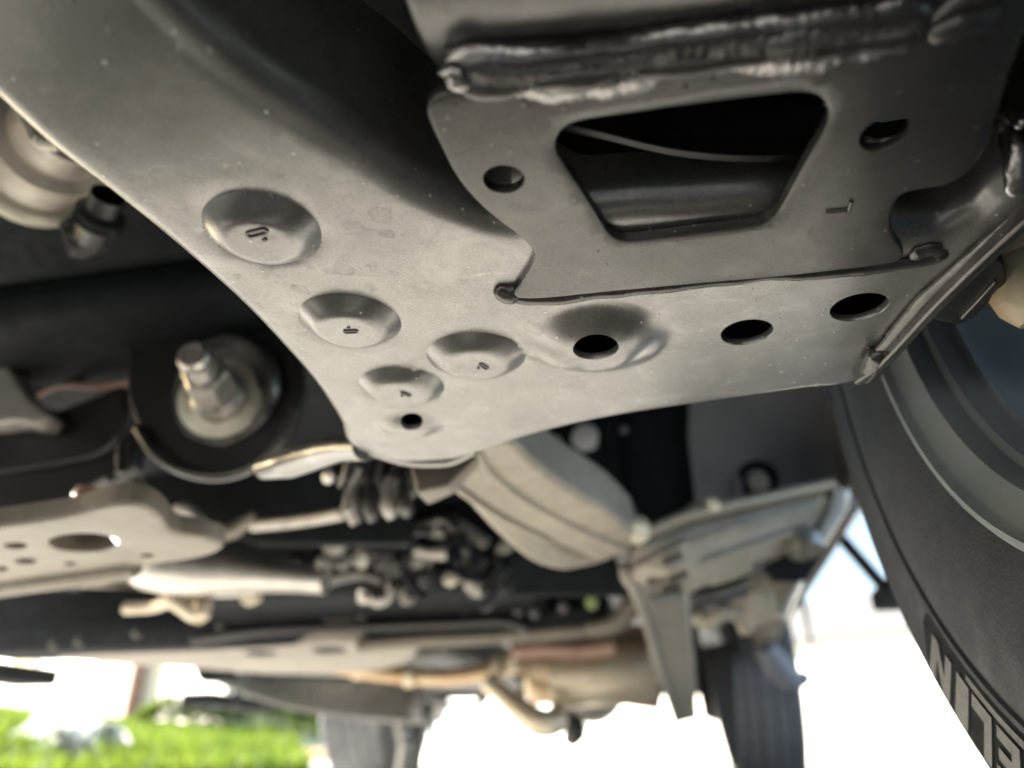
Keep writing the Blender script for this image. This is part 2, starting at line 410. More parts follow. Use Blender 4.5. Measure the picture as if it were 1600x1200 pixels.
# rising lawn on the far-left side
def bank(x, y):
    t = max(0.0, -2.35 - x)
    return 0.02 + 0.60 * (1 - math.exp(-t * 0.19)) * 1.35 * min(1, t / 1.0 + 0.1) + 0.03 * math.sin(x * 1.3 + y * 0.7)
nx, ny = 50, 60
lx = np.linspace(-2.35, -30, nx); ly = np.linspace(-4, 16, ny)
lawn_edge = lambda y: -2.35 - max(0.0, y - 5) * 0.55
V = [(x + lawn_edge(y) + 2.35, y, bank(x + lawn_edge(y) + 2.35, y) if i else 0.002) for y in ly for i, x in enumerate(lx)]
F = [(j*nx+i, j*nx+i+1, (j+1)*nx+i+1, (j+1)*nx+i) for j in range(ny-1) for i in range(nx-1)]
lw = mk('lawn', V, F, 'soil'); lw['kind'] = 'structure'
# garden path climbing the bank
pc = [(-3.6, 4.35), (-4.6, 5.6), (-6.0, 7.2), (-7.6, 9.0), (-9.6, 11.2)]
ps = spline(pc, 10)
def path_side(i):
    t = ps[min(i+1, len(ps)-1)] - ps[max(i-1, 0)]; t /= np.linalg.norm(t); return np.array([-t[1], t[0]])
V, F = [], []
for i, p in enumerate(ps):
    for s in (-0.34, 0.34):
        q = p + path_side(i) * s; V.append((q[0], q[1], max(bank(*q), bank(*p)) + 0.035))
F = [(2*i, 2*i+1, 2*i+3, 2*i+2) for i in range(len(ps)-1)]
pth = mk('path', V, F, 'concrete'); pth['kind'] = 'structure'
PS = np.array(ps)
# grass: blades as one mass
n = 90000
gx = -2.4 - RNG.random(n) ** 1.3 * 9.0; gy = 1.5 + RNG.random(n) * 14.0
GP = np.column_stack([gx, gy]); keep = (seglen(GP, PS[:-1], PS[1:]) > 0.36) & (GP[:, 0] < np.array([lawn_edge(y) for y in GP[:, 1]]))
GP = GP[keep]
V, F = [], []
for x, y in GP:
    z = bank(x, y) - 0.005; a = random.uniform(0, 6.283); h = random.uniform(0.07, 0.15); ww = random.uniform(0.004, 0.008)
    lx_, ly_ = random.gauss(0, 0.03), random.gauss(0, 0.03); i = len(V)
    V += [(x - ww*math.cos(a), y - ww*math.sin(a), z), (x + ww*math.cos(a), y + ww*math.sin(a), z), (x + lx_*0.4 + ww*0.6*math.cos(a), y + ly_*0.4 + ww*0.6*math.sin(a), z + h*0.6), (x + lx_, y + ly_, z + h)]
    F += [(i, i+1, i+2), (i, i+2, i+3)]
me = bpy.data.meshes.new('grass'); me.from_pydata(V, [], F); me.materials.append(M['grass'])
go = bpy.data.objects.new('grass', me); COL.objects.link(go)
gm, gt, gb_ = newmat('backlit_grass')
gn = noise(gt, N(gt, 'ShaderNodeTexCoord').outputs['Object'], 2.5, 4)
gc = mixcol(gt, ramp(gt, gn.outputs[0], [(0.3, 0), (0.7, 1)]), (0.05, 0.095, 0.010), (0.14, 0.19, 0.020))
gt.links.new(gc, gb_.inputs['Base Color']); gb_.inputs['Roughness'].default_value = 0.7; gb_.inputs['Specular IOR Level'].default_value = 0.2
tr = N(gt, 'ShaderNodeBsdfTranslucent'); gt.links.new(gc, tr.inputs[0])
ms = N(gt, 'ShaderNodeMixShader'); ms.inputs[0].default_value = 0.5
gt.links.new(gb_.outputs[0], ms.inputs[1]); gt.links.new(tr.outputs[0], ms.inputs[2]); gt.links.new(ms.outputs[0], gt.nodes['Material Output'].inputs[0])
me.materials.clear(); me.materials.append(gm)
go['kind'] = 'stuff'; go['label'] = 'bright green sunlit lawn grass on the sloping bank'; go['category'] = 'grass'

# ================================================================== HOUSE AND SHRUB BEYOND THE LAWN
ho = empty('house', (-11, 13.5, bank(-11, 13.5)))
ho.rotation_euler = (0, 0, math.radians(-30))
ho['label'] = 'cream house with a brick pier and white door beyond the sloping lawn'; ho['category'] = 'house'
def hbox(name, lo, hi, mat, parent=ho):
    return box(name, lo, hi, mat, parent, 0.01)
hbox('wall', (-6, 0, -0.4), (5, 2.2, 2.9), 'siding')
hbox('brick_pier', (1.2, -0.25, -0.4), (2.3, -0.002, 2.9), 'brick')
dr = hbox('door', (-0.9, -0.06, 0), (0.5, 0, 2.1), 'white'); hbox('handle', (0.32, -0.1, 1.0), (0.36, -0.06, 1.14), 'metal', dr)
for wx in (-4.6, 2.6):
    wi = hbox('window', (wx, -0.05, 0.9), (wx + 1.5, 0, 2.2), 'white'); hbox('pane', (wx + .1, -0.055, 1.0), (wx + 1.4, -0.045, 2.1), 'glass', wi)
hbox('step', (-1.3, -0.9, -0.3), (0.9, -0.061, -0.003), 'concrete')
rf = mk('roof', [(-6.4, -0.4, 2.9), (5.4, -0.4, 2.9), (5.4, 1.1, 3.5), (-6.4, 1.1, 3.5), (5.4, 2.6, 2.9), (-6.4, 2.6, 2.9)], [(0, 1, 2, 3), (3, 2, 4, 5), (1, 4, 2), (0, 3, 5), (0, 5, 4, 1)], 'roof', ho)
def shrub(loc, r, label, seed):
    rs = random.Random(seed)
    t = empty('flowering_shrub', loc); t['label'] = label; t['category'] = 'shrub'; t['group'] = 'white flowering shrubs beside the path'
    V, F = [], []
    V2, F2 = [], []
    for k in range(420):
        a, e, q = rs.uniform(0, 6.283), rs.uniform(0.0, 1.5), r * rs.uniform(0.5, 1) 
        c = Vector((math.cos(a) * math.cos(e) * q, math.sin(a) * math.cos(e) * q, math.sin(e) * q * 1.05 + 0.02))
        s = 0.02 if k % 3 == 0 else 0.026
        d1 = Vector((rs.gauss(0, 1), rs.gauss(0, 1), rs.gauss(0, 1))).normalized() * s; d2 = d1.cross(Vector((rs.gauss(0, 1), rs.gauss(0, 1), 1))).normalized() * s * 0.6
        VV, FF = (V2, F2) if k % 3 else (V, F)
        i = len(VV); VV += [c - d1, c + d2, c + d1, c - d2]; FF.append((i, i+1, i+2, i+3))
    mk('foliage', V, F, 'leaf', t); mk('blossom', V2, F2, 'petal', t)
    for k in range(5):
        a = k * 1.25; tube('stem', [(0, 0, 0), (0.3*r*math.cos(a), 0.3*r*math.sin(a), 0.4*r), (0.6*r*math.cos(a), 0.6*r*math.sin(a), 0.8*r)], [0.008, 0.004], 'leaf', t, 3, 5)
for k, (px, yy, r, lb) in enumerate(((95, 3.7, 0.17, 'low white-flowered shrub at the foot of the garden path'), (150, 4.3, 0.15, 'smaller white-flowered shrub further up beside the path'))):
    p = PY(px, 1195, yy); shrub((p.x, p.y, bank(p.x, p.y) - 0.01), r, lb, k)

hg = empty('hedge', (-4.6, 8.2, bank(-4.6, 8.2))); hg['label'] = 'low yellow-green hedge at the right end of the lawn'; hg['category'] = 'hedge'
hg.rotation_euler = (0, 0, math.radians(28))
rs_ = random.Random(5); V, F = [], []
for k in range(6500):
    u, a, q = rs_.uniform(-1, 1), rs_.uniform(0, 3.14159), rs_.uniform(0.55, 1) ** 0.5
    w_ = (0.22 + 0.05 * math.sin(u * 9)) * q; hh_ = (0.40 + 0.06 * math.sin(u * 7 + 1) + 0.03 * math.sin(u * 23)) * q * (1 - 0.35 * abs(u) ** 6)
    c = Vector((u * 1.15, w_ * math.cos(a), hh_ * abs(math.sin(a)) ** 0.7))
    d1 = Vector((rs_.gauss(0, 1), rs_.gauss(0, 1), rs_.gauss(0, 1))).normalized() * 0.026; d2 = d1.cross(Vector((rs_.gauss(0, 1), rs_.gauss(0, 1), 1))).normalized() * 0.013
    i = len(V); V += [c - d1, c + d2, c + d1, c - d2]; F.append((i, i+1, i+2, i+3))
M['hedge'] = gm
mk('foliage', V, F, 'hedge', hg)
for k in range(7): tube('stem', [(-1 + k * 0.33, 0, -0.05), (-0.97 + k * 0.33, 0.03, 0.15), (-1.02 + k * 0.33, -0.02, 0.3)], [0.012, 0.006], 'leaf', hg, 3, 6)
ga = empty('garage', (2, 24, 0)); ga.rotation_euler = (0, 0, math.radians(-35))
ga['label'] = 'white garage building standing across the driveway behind the vehicle'; ga['category'] = 'garage'
hbox('wall', (-20, 0, -0.1), (9, 6, 3.0), 'white', ga)
for gx_ in (-5.5, 0.5):
    gd = hbox('garage_door', (gx_, -0.05, 0), (gx_ + 4.6, -0.002, 2.3), 'white', ga)
    for k in range(5): hbox('door_panel', (gx_ + 0.1, -0.075, 0.06 + k*0.45), (gx_ + 4.5, -0.052, 0.46 + k*0.45), 'siding', gd)
mk('roof', [(-20.4, -0.5, 3.003), (9.4, -0.5, 3.003), (9.4, 3, 4.6), (-20.4, 3, 4.6), (9.4, 6.5, 3.003), (-20.4, 6.5, 3.003)], [(0, 1, 2, 3), (3, 2, 4, 5), (1, 4, 2), (0, 3, 5), (0, 5, 4, 1)], 'roof', ga)

# ================================================================== THE VEHICLE
T = empty('parked_vehicle', (0, 0, 0))
T['label'] = 'parked vehicle seen from underneath with coated steel frame and black tyres'; T['category'] = 'vehicle'
XC = -0.53                                           # centre line
ZA = 0.28

# ---- body shell (closes the space above, casts the shade)
WY0, WY1, AR, WZ = 0.25, 3.65, 0.47, 0.39
def arch(yc):
    return [(yc + AR * math.cos(a), WZ + AR * math.sin(a)) for a in np.linspace(math.pi, 0, 18)]
def side_profile():
    a0, a1 = arch(WY0), arch(WY1)
    low = [(-0.62, 0.42)] + [p for p in a0 if p[1] > 0.41] + [(a0[-1][0], 0.66)] + [(a1[0][0], 0.66)] + [p for p in a1 if p[1] > 0.41] + [(4.55, 0.5)]
    up = [(4.6, 1.15), (2.75, 1.2), (2.6, 1.78), (1.55, 1.8), (0.75, 1.2), (-0.5, 1.08), (-0.66, 0.9)]
    return low, up
low, up = side_profile()
bd = group_part('body', T)
for sx, nm in ((0.46, 1), (2 * XC - 0.46, -1)):
    poly = [(sx, y, z) for y, z in low + up]
    slab('side_panel', poly, (0.012 * -nm, 0, 0), 'body', bd, 0)
xl, xr = 2 * XC - 0.46, 0.46
ring = [low[-1]] + up + [low[0]]
V = [(x, y, z) for y, z in ring for x in (xl + 0.013, xr - 0.013)]
mk('upper_shell', V, [(2*i, 2*i+1, 2*i+3, 2*i+2) for i in range(len(ring)-1)], 'body', bd)
bp = slab('front_bumper', [(xl + 0.02, -0.64, 0.34), (xl + 0.02, -0.70, 0.44), (xl + 0.02, -0.66, 0.66), (xl + 0.02, -0.56, 0.66), (xl + 0.02, -0.56, 0.34)], (xr - xl - 0.04, 0, 0), 'body', T, 0.02)
slab('front_light_blocker', [(xl + 0.03, -0.60, 0.23), (xr - 0.03, -0.60, 0.23), (xr - 0.03, -0.57, 0.36), (xl + 0.03, -0.57, 0.36)], (0, 0.012, 0), 'plastic', T, 0.003)  # unseen low blade, added to keep front sky light out
slab('tray_light_blocker', [(xl + 0.3, -0.555, 0.262), (0.16, -0.555, 0.262), (0.16, -0.10, 0.30), (xl + 0.3, -0.10, 0.30)], (0, 0, 0.006), 'plastic', T, 0)  # unseen panel behind the camera, added to darken the front
slab('rear_bumper', [(xl + 0.05, 4.5, 0.50), (xl + 0.05, 4.72, 0.52), (xl + 0.05, 4.72, 0.72), (xl + 0.05, 4.5, 0.72)], (xr - xl - 0.1, 0, 0), 'body', T, 0.02)
# floor pan with lengthwise ribs
fp = group_part('floor_pan', T)
V, F = [], []
xs = np.linspace(2*XC - 0.30, 0.30, 66)
for y in (1.34, 2.0, 3.0, 4.5):
    for x in xs: V.append((x, y, 0.60 + (0.018 if int((x + 9) / 0.07) % 2 else 0) + (0.14 * math.exp(-((x - XC) / 0.16) ** 2))))
m_ = len(xs); F = [(j*m_+i, j*m_+i+1, (j+1)*m_+i+1, (j+1)*m_+i) for j in range(3) for i in range(m_-1)]
mk('floor_sheet', V, F, 'dark', fp)
mk('firewall', [(2*XC - 0.30, 1.34, 0.60), (0.30, 1.34, 0.60), (0.30, 1.33, 1.15), (2*XC - 0.30, 1.33, 1.15)], [(0, 1, 2, 3)], 'plastic', fp)

# ---- front frame section: pressed lower plate -------------------------------------------------
rail = group_part('front_frame_section', T)
left = [(0,130),(100,222),(200,301),(300,386),(400,479),(460,543),(510,600),(540,643),(556,672),(562,695)]
bot = [(590,714),(640,719),(700,716),(740,706),(820,680),(950,649),(1100,624),(1250,604),(1340,594)]
right = [(1366,560),(1470,446),(1600,333)]
bend = [(1606,300),(1545,350),(1470,382),(1400,382),(1320,360),(1220,340),(1080,345),(940,352),(800,378),(720,358),(620,316),(560,276),(360,150),(190,0)]
ol = XY(left, ZA) + XY(bot, ZA) + XY(right, ZA) + XY(bend, ZA) + [(-0.142, 0.02), (-0.193, 0.02)]
nb0 = np.array(XY(bend, ZA) + [(-0.142, 0.02)])
ols = spline(ol, 8, True)
def a_edge(i, x, y):
    dd = seglen(np.array([[x, y]]), nb0[:-1], nb0[1:])[0]
    if dd < 0.006: return (0.013, 0.052) if x < -0.06 else ((0.012, 0.012) if x > -0.03 else (0.022, 0.016))
    if x > 0.095 and y > 0.26: return (0.002, 0.085)
    if x < -0.165: return (0.009, 0.075)
    return (0.005, 0.080)
def rr_px(a, b, z=ZA): return (PZ(*a, z) - PZ(*b, z)).length / 2
BOSS = []     # (centre, radius, height, flat fraction)
for l, r, h, fl in (((317,332),(497,386),0.0064,0.54), ((470,482),(619,524),0.0060,0.53), ((673,541),(811,574),0.0058,0.53), ((566,590),(686,620),0.0054,0.53)):
    c = (PZ(*l, ZA) + PZ(*r, ZA)) / 2; BOSS.append((np.array(c[:2]), rr_px(l, r), h, fl))
cb = PZ(932, 531, ZA); BIG = (np.array(cb[:2]), 0.0365, 0.0095, 0.36)
cs = PZ(640, 664, ZA); SM = (np.array(cs[:2]), 0.022, 0.0058, 0.30)
BOSS += [BIG, SM]
def sm(t): t = np.clip(t, 0, 1); return t * t * (3 - 2 * t)
def a_z(P):
    z = np.zeros(len(P))
    for k, (c, r, h, fl) in enumerate(BOSS):
        d = np.linalg.norm(P - c, axis=1) / r
        if k < 4:
            t = np.clip((1 - d) / (1 - fl), 0, 1); prof = np.sin(t * math.pi / 2) ** 1.15      # crisp outer crease
            z -= h * prof - 0.0007 * np.exp(-((d - 1.03) / 0.035) ** 2)
        else: z -= h * sm((1 - d) / (1 - fl))
    # shallow drawn swage beside the large boss, gentle waviness
    c, r, h, fl = BIG; q = (P - (c + np.array([-0.026, 0.004]))) @ np.array([[0.97, -0.24], [0.24, 0.97]])
    z -= 0.0035 * sm(1 - np.sqrt((q[:, 0] / 0.022) ** 2 + (q[:, 1] / 0.016) ** 2)) 
    z += 0.0006 * np.sin(P[:, 0] * 31 + 1) * np.sin(P[:, 1] * 27)
    # sheet dips towards the rear-left corner
    return z
ex = []
for c, r, h, fl in BOSS:
    for f in np.linspace(0.08, 1.06, 24):
        m_ = max(8, int(2 * math.pi * r * f / 0.0020)); ex += [(c[0] + r*f*math.cos(6.2832*i/m_ + f), c[1] + r*f*math.sin(6.2832*i/m_ + f)) for i in range(m_)]
hole_big = PZ(931, 545, ZA - 0.0095); hr = rr_px((895, 545), (967, 545), ZA - 0.0095)
AH = [circle(hole_big[:2], hr, 44)]
for (px, py, wd) in ((1167, 520, 80), (1342, 480, 86)):
    c = PZ(px, py, ZA); AH.append(circle(c[:2], rr_px((px - wd/2, py), (px + wd/2, py)), 44))
c = PZ(643, 663, ZA - 0.005); AH.append(circle(c[:2], rr_px((626, 663), (660, 663)), 30))
tray('lower_plate', [tuple(p) for p in ols], AH, ZA, 'rail', rail, 0.003, 0.006, a_edge, 0.0035, a_z, ex)
# added black sheets block light so the holes and cavity stay dark
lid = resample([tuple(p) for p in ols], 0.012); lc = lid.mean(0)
slab('light_block_sheet', [(x, y, ZA + 0.062) for x, y in lid], (0, 0, 0.004), 'plastic', rail, 0)
slab('light_block_sheet', [(-0.30, -0.1, 0.47), (0.14, -0.1, 0.47), (0.14, 0.47, 0.47), (-0.30, 0.47, 0.47)], (0, 0, 0.006), 'plastic', rail, 0)
# stamped marks on the bosses: a slot ring and a dot
def stamp(c3, rot, s, dotside):
    V, F = [], []
    def loopbar(L, W, wdt, ox, oy):
        pts = []
        for k in range(20):
            a = 2*math.pi*k/20; pts.append((math.copysign(L, math.cos(a)) + W*math.cos(a), W*math.sin(a)))
        i0 = len(V); n_ = len(pts)
        for f, dz in ((1, 0.0), (1, -0.00045)):
            for (u, v) in pts: V.append((u + ox, v + oy, dz))
        for (u, v) in pts: V.append((math.copysign(L, u) + (u - math.copysign(L, u))*wdt + ox if abs(u) > 0 else ox, v*wdt + oy, -0.00045))
        for (u, v) in pts: V.append((math.copysign(L, u) + (u - math.copysign(L, u))*wdt + ox, v*wdt + oy, 0.0002))
        for q in range(3):
            for k in range(n_): F.append((i0 + q*n_ + k, i0 + q*n_ + (k+1) % n_, i0 + (q+1)*n_ + (k+1) % n_, i0 + (q+1)*n_ + k))
    loopbar(0.0022*s, 0.0014*s, 0.5, 0, 0)
    i0 = len(V)
    for k in range(10): V.append((0.0009*s*math.cos(k*.628) + 0.0*s, dotside*0.0034*s + 0.0007*s*math.sin(k*.628), 0.0001))
    for k in range(10): V.append((0.0007*s*math.cos(k*.628), dotside*0.0034*s + 0.0005*s*math.sin(k*.628), -0.0005))
    F.append(tuple(range(i0+10, i0+20)))
    for k in range(10): F.append((i0+k, i0+(k+1) % 10, i0+10+(k+1) % 10, i0+10+k))
    R = Matrix.Rotation(rot, 4, 'Z'); W = [R @ Vector(v) + Vector(c3) for v in V]
    return mk('stamped_mark', W, F, 'bracket', rail, 30)
for (px, py), rot, s, sd in (((402, 362), -0.15, 1.35, 1), ((548, 518), 0.1, 1.0, -1), ((756, 572), 1.2, 1.0, 1), ((634, 617), 1.0, 1.0, 1)):
    p = PZ(px, py, ZA - 0.0060); stamp((p.x, p.y, ZA + float(a_z(np.array([[p.x, p.y]]))[0]) - 0.0002), rot, s, sd)
# rolled lip running left from the tip
tube('tip_lip', [PZ(572, 700, 0.284), PY(530, 702, 0.475), PY(490, 712, 0.50), PY(450, 724, 0.52), PY(412, 733, 0.535)], [0.011, 0.011, 0.013, 0.014, 0.010], 'rail', rail, 6, 16, 0.8)
tube('tip_lip', [PZ(575, 702, 0.283), PZ(640, 716, 0.285), PZ(700, 716, 0.285), PZ(742, 704, 0.285)], [0.004, 0.006, 0.006, 0.003], 'rail', rail, 6, 12)
loft('tip_gusset', [[PY(*q, y) for q in L] for L, y in ((((650, 772), (700, 762), (748, 712), (640, 722)), 0.56), (((668, 790), (712, 770), (752, 722), (650, 735)), 0.61))], 'frame', rail, 0.003)
# right-hand upright flange and its weld
fl = resample(spline(XY([(1346,600),(1384,574),(1480,474),(1600,362),(1690,290)], 0.272), 6), 0.006, False)
V, F = [], []
for i, p in enumerate(fl):
    t = fl[min(i+1, len(fl)-1)] - fl[max(i-1, 0)]; t /= np.linalg.norm(t); nn = np.array([t[1], -t[0]])
    for dn, z in ((0, 0.271), (0.005, 0.271), (0.005, 0.335), (0, 0.335)): V.append((p[0] + nn[0]*dn, p[1] + nn[1]*dn, z))
n_ = len(fl); F = [(4*i+k, 4*i+(k+1) % 4, 4*(i+1)+(k+1) % 4, 4*(i+1)+k) for i in range(n_-1) for k in range(4)] + [(0, 1, 2, 3), (4*n_-4, 4*n_-3, 4*n_-2, 4*n_-1)]
bevel(mk('side_flange', V, F, 'bracket', rail, 30), 0.001)
weld('weld_bead', [PZ(1354,588,0.2775), PZ(1362,566,0.2775), PZ(1385,540,0.278), PZ(1470,446,0.278), PZ(1600,336,0.278), PZ(1650,300,0.278)], 0.0040, rail, 'bracket', 0.7, 0.01, 0.05)
weld('weld_bead', [PZ(1350,592,0.276), PZ(1366,566,0.276), PZ(1378,548,0.277)], 0.0058, rail, 'bracket', 0.9, 0.01, 0.06)

# ---- welded bracket with the tapered window -------------------------------------------------
ZB = ZA - 0.0042
br = group_part('mounting_bracket', T)
bo = [(674,176),(684,156),(712,150),(780,146),(1000,116),(1200,90),(1440,60),(1480,40),(1560,12),(1606,-8),(1592,60),(1562,140),(1532,220),(1508,268),(1484,286),(1440,294),(1410,301),(1394,318),(1387,344),(1392,372),(1408,398),(1400,410),(1290,423),(1100,440),(950,456),(850,466),(806,464),(818,446),(838,412),(838,394),(818,370),(762,325),(722,280),(692,222)]
tw = [(862,222),(872,202),(893,189),(930,182),(1080,162),(1230,144),(1268,143),(1290,152),(1301,172),(1298,195),(1264,254),(1226,322),(1212,340),(1190,352),(1100,364),(985,378),(962,376),(946,364),(930,338),(900,290),(868,242)]
BH = [[tuple(p) for p in spline(XY(tw, ZB), 5, True)]]
for (px, py, wd) in ((787, 279, 66), (1382, 210, 76)):
    c = PZ(px, py, ZB); BH.append(circle(c[:2], rr_px((px - wd/2, py), (px + wd/2, py), ZB), 40))
def b_edge(i, x, y):
    if x > 0.085 and y < 0.235: return (0.006, 0.010)
    return (0.0012, 0.0026)
def b_z(P):   # faint hand-formed unevenness, right wing bends up a little
    return 0.0005 * np.sin(P[:, 0] * 45) * np.sin(P[:, 1] * 38) + 0.006 * sm((P[:, 0] - 0.07) / 0.05) * sm((0.25 - P[:, 1]) / 0.06)
tray('bracket_plate', [tuple(p) for p in spline(XY(bo, ZB), 5, True)], BH, ZB, 'bracket', br, 0.0025, 0.005, b_edge, 0.0038, b_z)
# raised mark: a bar with a short upright
def bar(name, a, b, r, mat, parent): return tube(name, [a, b], r, mat, parent, 1, 8)
mkp = bar('stamped_mark', PZ(1291,331,ZB-0.0002), PZ(1326,328,ZB-0.0002), 0.00085, 'bracket', br)
bar('stamped_mark', PZ(1326,328,ZB-0.0002), PZ(1330,314,ZB-0.0002), 0.00085, 'bracket', br)
# front cross tube and the heavy bead that joins it
TA0, TA1 = Vector((-0.057, 0.128, ZB + 0.064)), Vector((0.082, 0.141, ZB + 0.064))
ctube = lathe('cross_tube', TA0, TA1 - TA0, [(0.0, 0.054), (-0.001, 0.058), (0.0, 0.060), (0.002, 0.061), (0.14, 0.061), (0.14, 0.054), (0.0, 0.054)], 'bracket', T, 72)
zw = ZB + 0.0075
weld('weld_bead', [PZ(712,118,zw), PZ(740,104,zw), PZ(800,108,zw), PZ(900,104,zw), PZ(1000,88,zw), PZ(1100,76,zw), PZ(1200,58,zw), PZ(1300,48,zw), PZ(1400,40,zw), PZ(1450,34,zw)], 0.0102, br, 'weld', 0.85, 0.012, 0.13)
weld('weld_bead', [PZ(706,128,ZB+.003), PZ(800,124,ZB+.003), PZ(900,116,ZB+.003), PZ(1000,104,ZB+.003), PZ(1100,92,ZB+.003), PZ(1200,76,ZB+.003), PZ(1300,64,ZB+.003), PZ(1400,54,ZB+.003), PZ(1456,46,ZB+.003)], 0.0090, br, 'bracket', 0.34, 0.012, 0.10)
weld('weld_bead', [PZ(760,118,zw-.002), PZ(880,116,zw-.002), PZ(1000,102,zw-.002), PZ(1120,90,zw-.002), PZ(1250,72,zw-.002), PZ(1380,58,zw-.002)], 0.0060, br, 'bracket', 0.7, 0.012, 0.18)
weld('weld_bead', [PZ(706,140,ZB), PZ(712,118,ZB+0.002), PZ(726,104,ZB+0.005)], 0.0055, br, 'weld', 0.9)
weld('weld_bead', [PZ(720,138,ZB), PZ(800,142,ZB), PZ(900,126,ZB), PZ(1100,104,ZB), PZ(1300,78,ZB), PZ(1440,60,ZB)], 0.0030, br, 'bracket', 0.6, 0.006, 0.28)
weld('weld_bead', [PZ(1450,62,ZB), PZ(1470,50,ZB), PZ(1500,38,ZB), PZ(1560,18,ZB+.004)], 0.0034, br, 'bracket', 0.9)
V, F = [], []
for k in range(46):
    a_ = random.uniform(0, 1); c_ = PZ(720 + 730*a_ + random.gauss(0, 12), 150 - 92*a_ + abs(random.gauss(6, 14)), ZB); r_ = random.uniform(0.0003, 0.0009)
    bm = bmesh.new(); bmesh.ops.create_icosphere(bm, subdivisions=1, radius=r_)
    o_ = len(V); V += [tuple(v.co + c_) for v in bm.verts]; F += [tuple(o_ + v.index for v in f.verts) for f in bm.faces]; bm.free()
mk('weld_spatter', V, F, 'bracket', br, 60, None, 'stuff')
# lower fillet welds
weld('weld_bead', [PZ(798,462,ZA-.001), PZ(850,467,ZA-.001), PZ(950,458,ZA-.001), PZ(1100,442,ZA-.001), PZ(1290,425,ZA-.001), PZ(1400,412,ZA-.001), PZ(1460,403,ZA-.001), PZ(1478,392,ZA-.001)], 0.0034, br, 'bracket', 0.7, 0.012, 0.10)
weld('weld_bead', [PZ(776,450,ZA-.001), PZ(790,455,ZA-.001), PZ(815,458,ZA-.001)], 0.0052, br, 'bracket', 0.7)
weld('weld_bead', [PZ(1418,398,ZA-.001), PZ(1444,394,ZA-.001), PZ(1470,390,ZA-.001)], 0.0050, br, 'bracket', 0.5)
# inside the window: curved stiffener and round boss
V = []; st = spline([tuple(PZ(*q, 0.2915)) for q in ((850,186),(940,206),(1040,230),(1130,241),(1220,243),(1300,240))], 8)
r_ = [[Vector(p), Vector(p) + Vector((0, 0.004, 0.0)), Vector(p) + Vector((0, 0.006, 0.010)), Vector(p) + Vector((0, 0.002, 0.010))] for p in st]
loft('inner_stiffener', r_, 'dark', rail, 0.001)
lathe('inner_boss', PZ(1204, 158, 0.352), (0, 0.1, 1), [(0, 0.0001), (0, 0.016), (0.002, 0.024), (0.006, 0.027), (0.05, 0.03)], 'bracket', rail, 40)
tube('inner_seam', [PZ(1352,218,0.31), PZ(1372,221,0.31), PZ(1405,214,0.31)], 0.0012, 'metal', rail, 5, 8)

# ---- right-hand small hardware beside the wheel
hw = group_part('stabiliser_bracket', T)
tray('clip_plate', XY([(1460,496),(1498,506),(1516,498),(1566,448),(1562,412),(1540,402),(1500,440)], 0.289), [], 0.289, 'dark', hw, 0.002, 0.005, lambda i, x, y: (0.002, 0.02))
slab('clip_rib', [PZ(*q, 0.287) for q in ((1500,500),(1512,502),(1562,450),(1556,440))], (0, 0, 0.004), 'bracket', hw, 0.0008)
kn = lathe('ball_joint', PX(1612, 432, 0.172), (-0.25, -0.2, 0.95), [(-0.02, 0.0001), (-0.02, 0.014), (-0.012, 0.019), (0, 0.0205), (0.008, 0.018), (0.012, 0.013), (0.02, 0.016), (0.035, 0.016), (0.035, 0.0001)], 'cream', T, 32)
for pts, r in ((((1552,165),(1578,200),(1592,250),(1590,310)), 0.0042), (((1560,180),(1584,176),(1600,200)), 0.003)):
    weld('weld_bead', [PX(a, b, 0.128) for a, b in pts], r, hw, 'weld', 0.8)
slab('side_upright', [(0.127, 0.13, 0.29), (0.133, 0.13, 0.29), (0.145, 0.27, 0.29), (0.139, 0.27, 0.29)], (0, 0, 0.13), 'dark', hw, 0.001)

# ---- wheels --------------------------------------------------------------------------------
def tyre_profile(wd, R, rb):
    """(axial from inner sidewall plane, radius), inner bead -> tread -> outer bead"""
    s = [(0.014, rb - 0.004), (0.002, rb), (-0.003, rb + 0.016), (-0.006, rb + 0.045), (-0.006, rb + 0.072), (-0.0045, rb + 0.0785), (-0.0062, rb + 0.080), (-0.0062, rb + 0.083), (-0.004, rb + 0.085), (-0.0005, rb + 0.1265), (-0.001, rb + 0.128), (0.0005, rb + 0.130), (0.004, R - 0.012), (0.008, R - 0.006), (0.018, R - 0.002), (0.034, R)]
    tread = []
    g = [0.048, 0.058, 0.098, 0.108, wd - 0.108, wd - 0.098, wd - 0.058, wd - 0.048]
    for k in range(0, 8, 2): tread += [(g[k], R), (g[k] + 0.001, R - 0.008), (g[k+1] - 0.001, R - 0.008), (g[k+1], R)]
    return s + tread + [(wd - a, r) for a, r in reversed(s)]
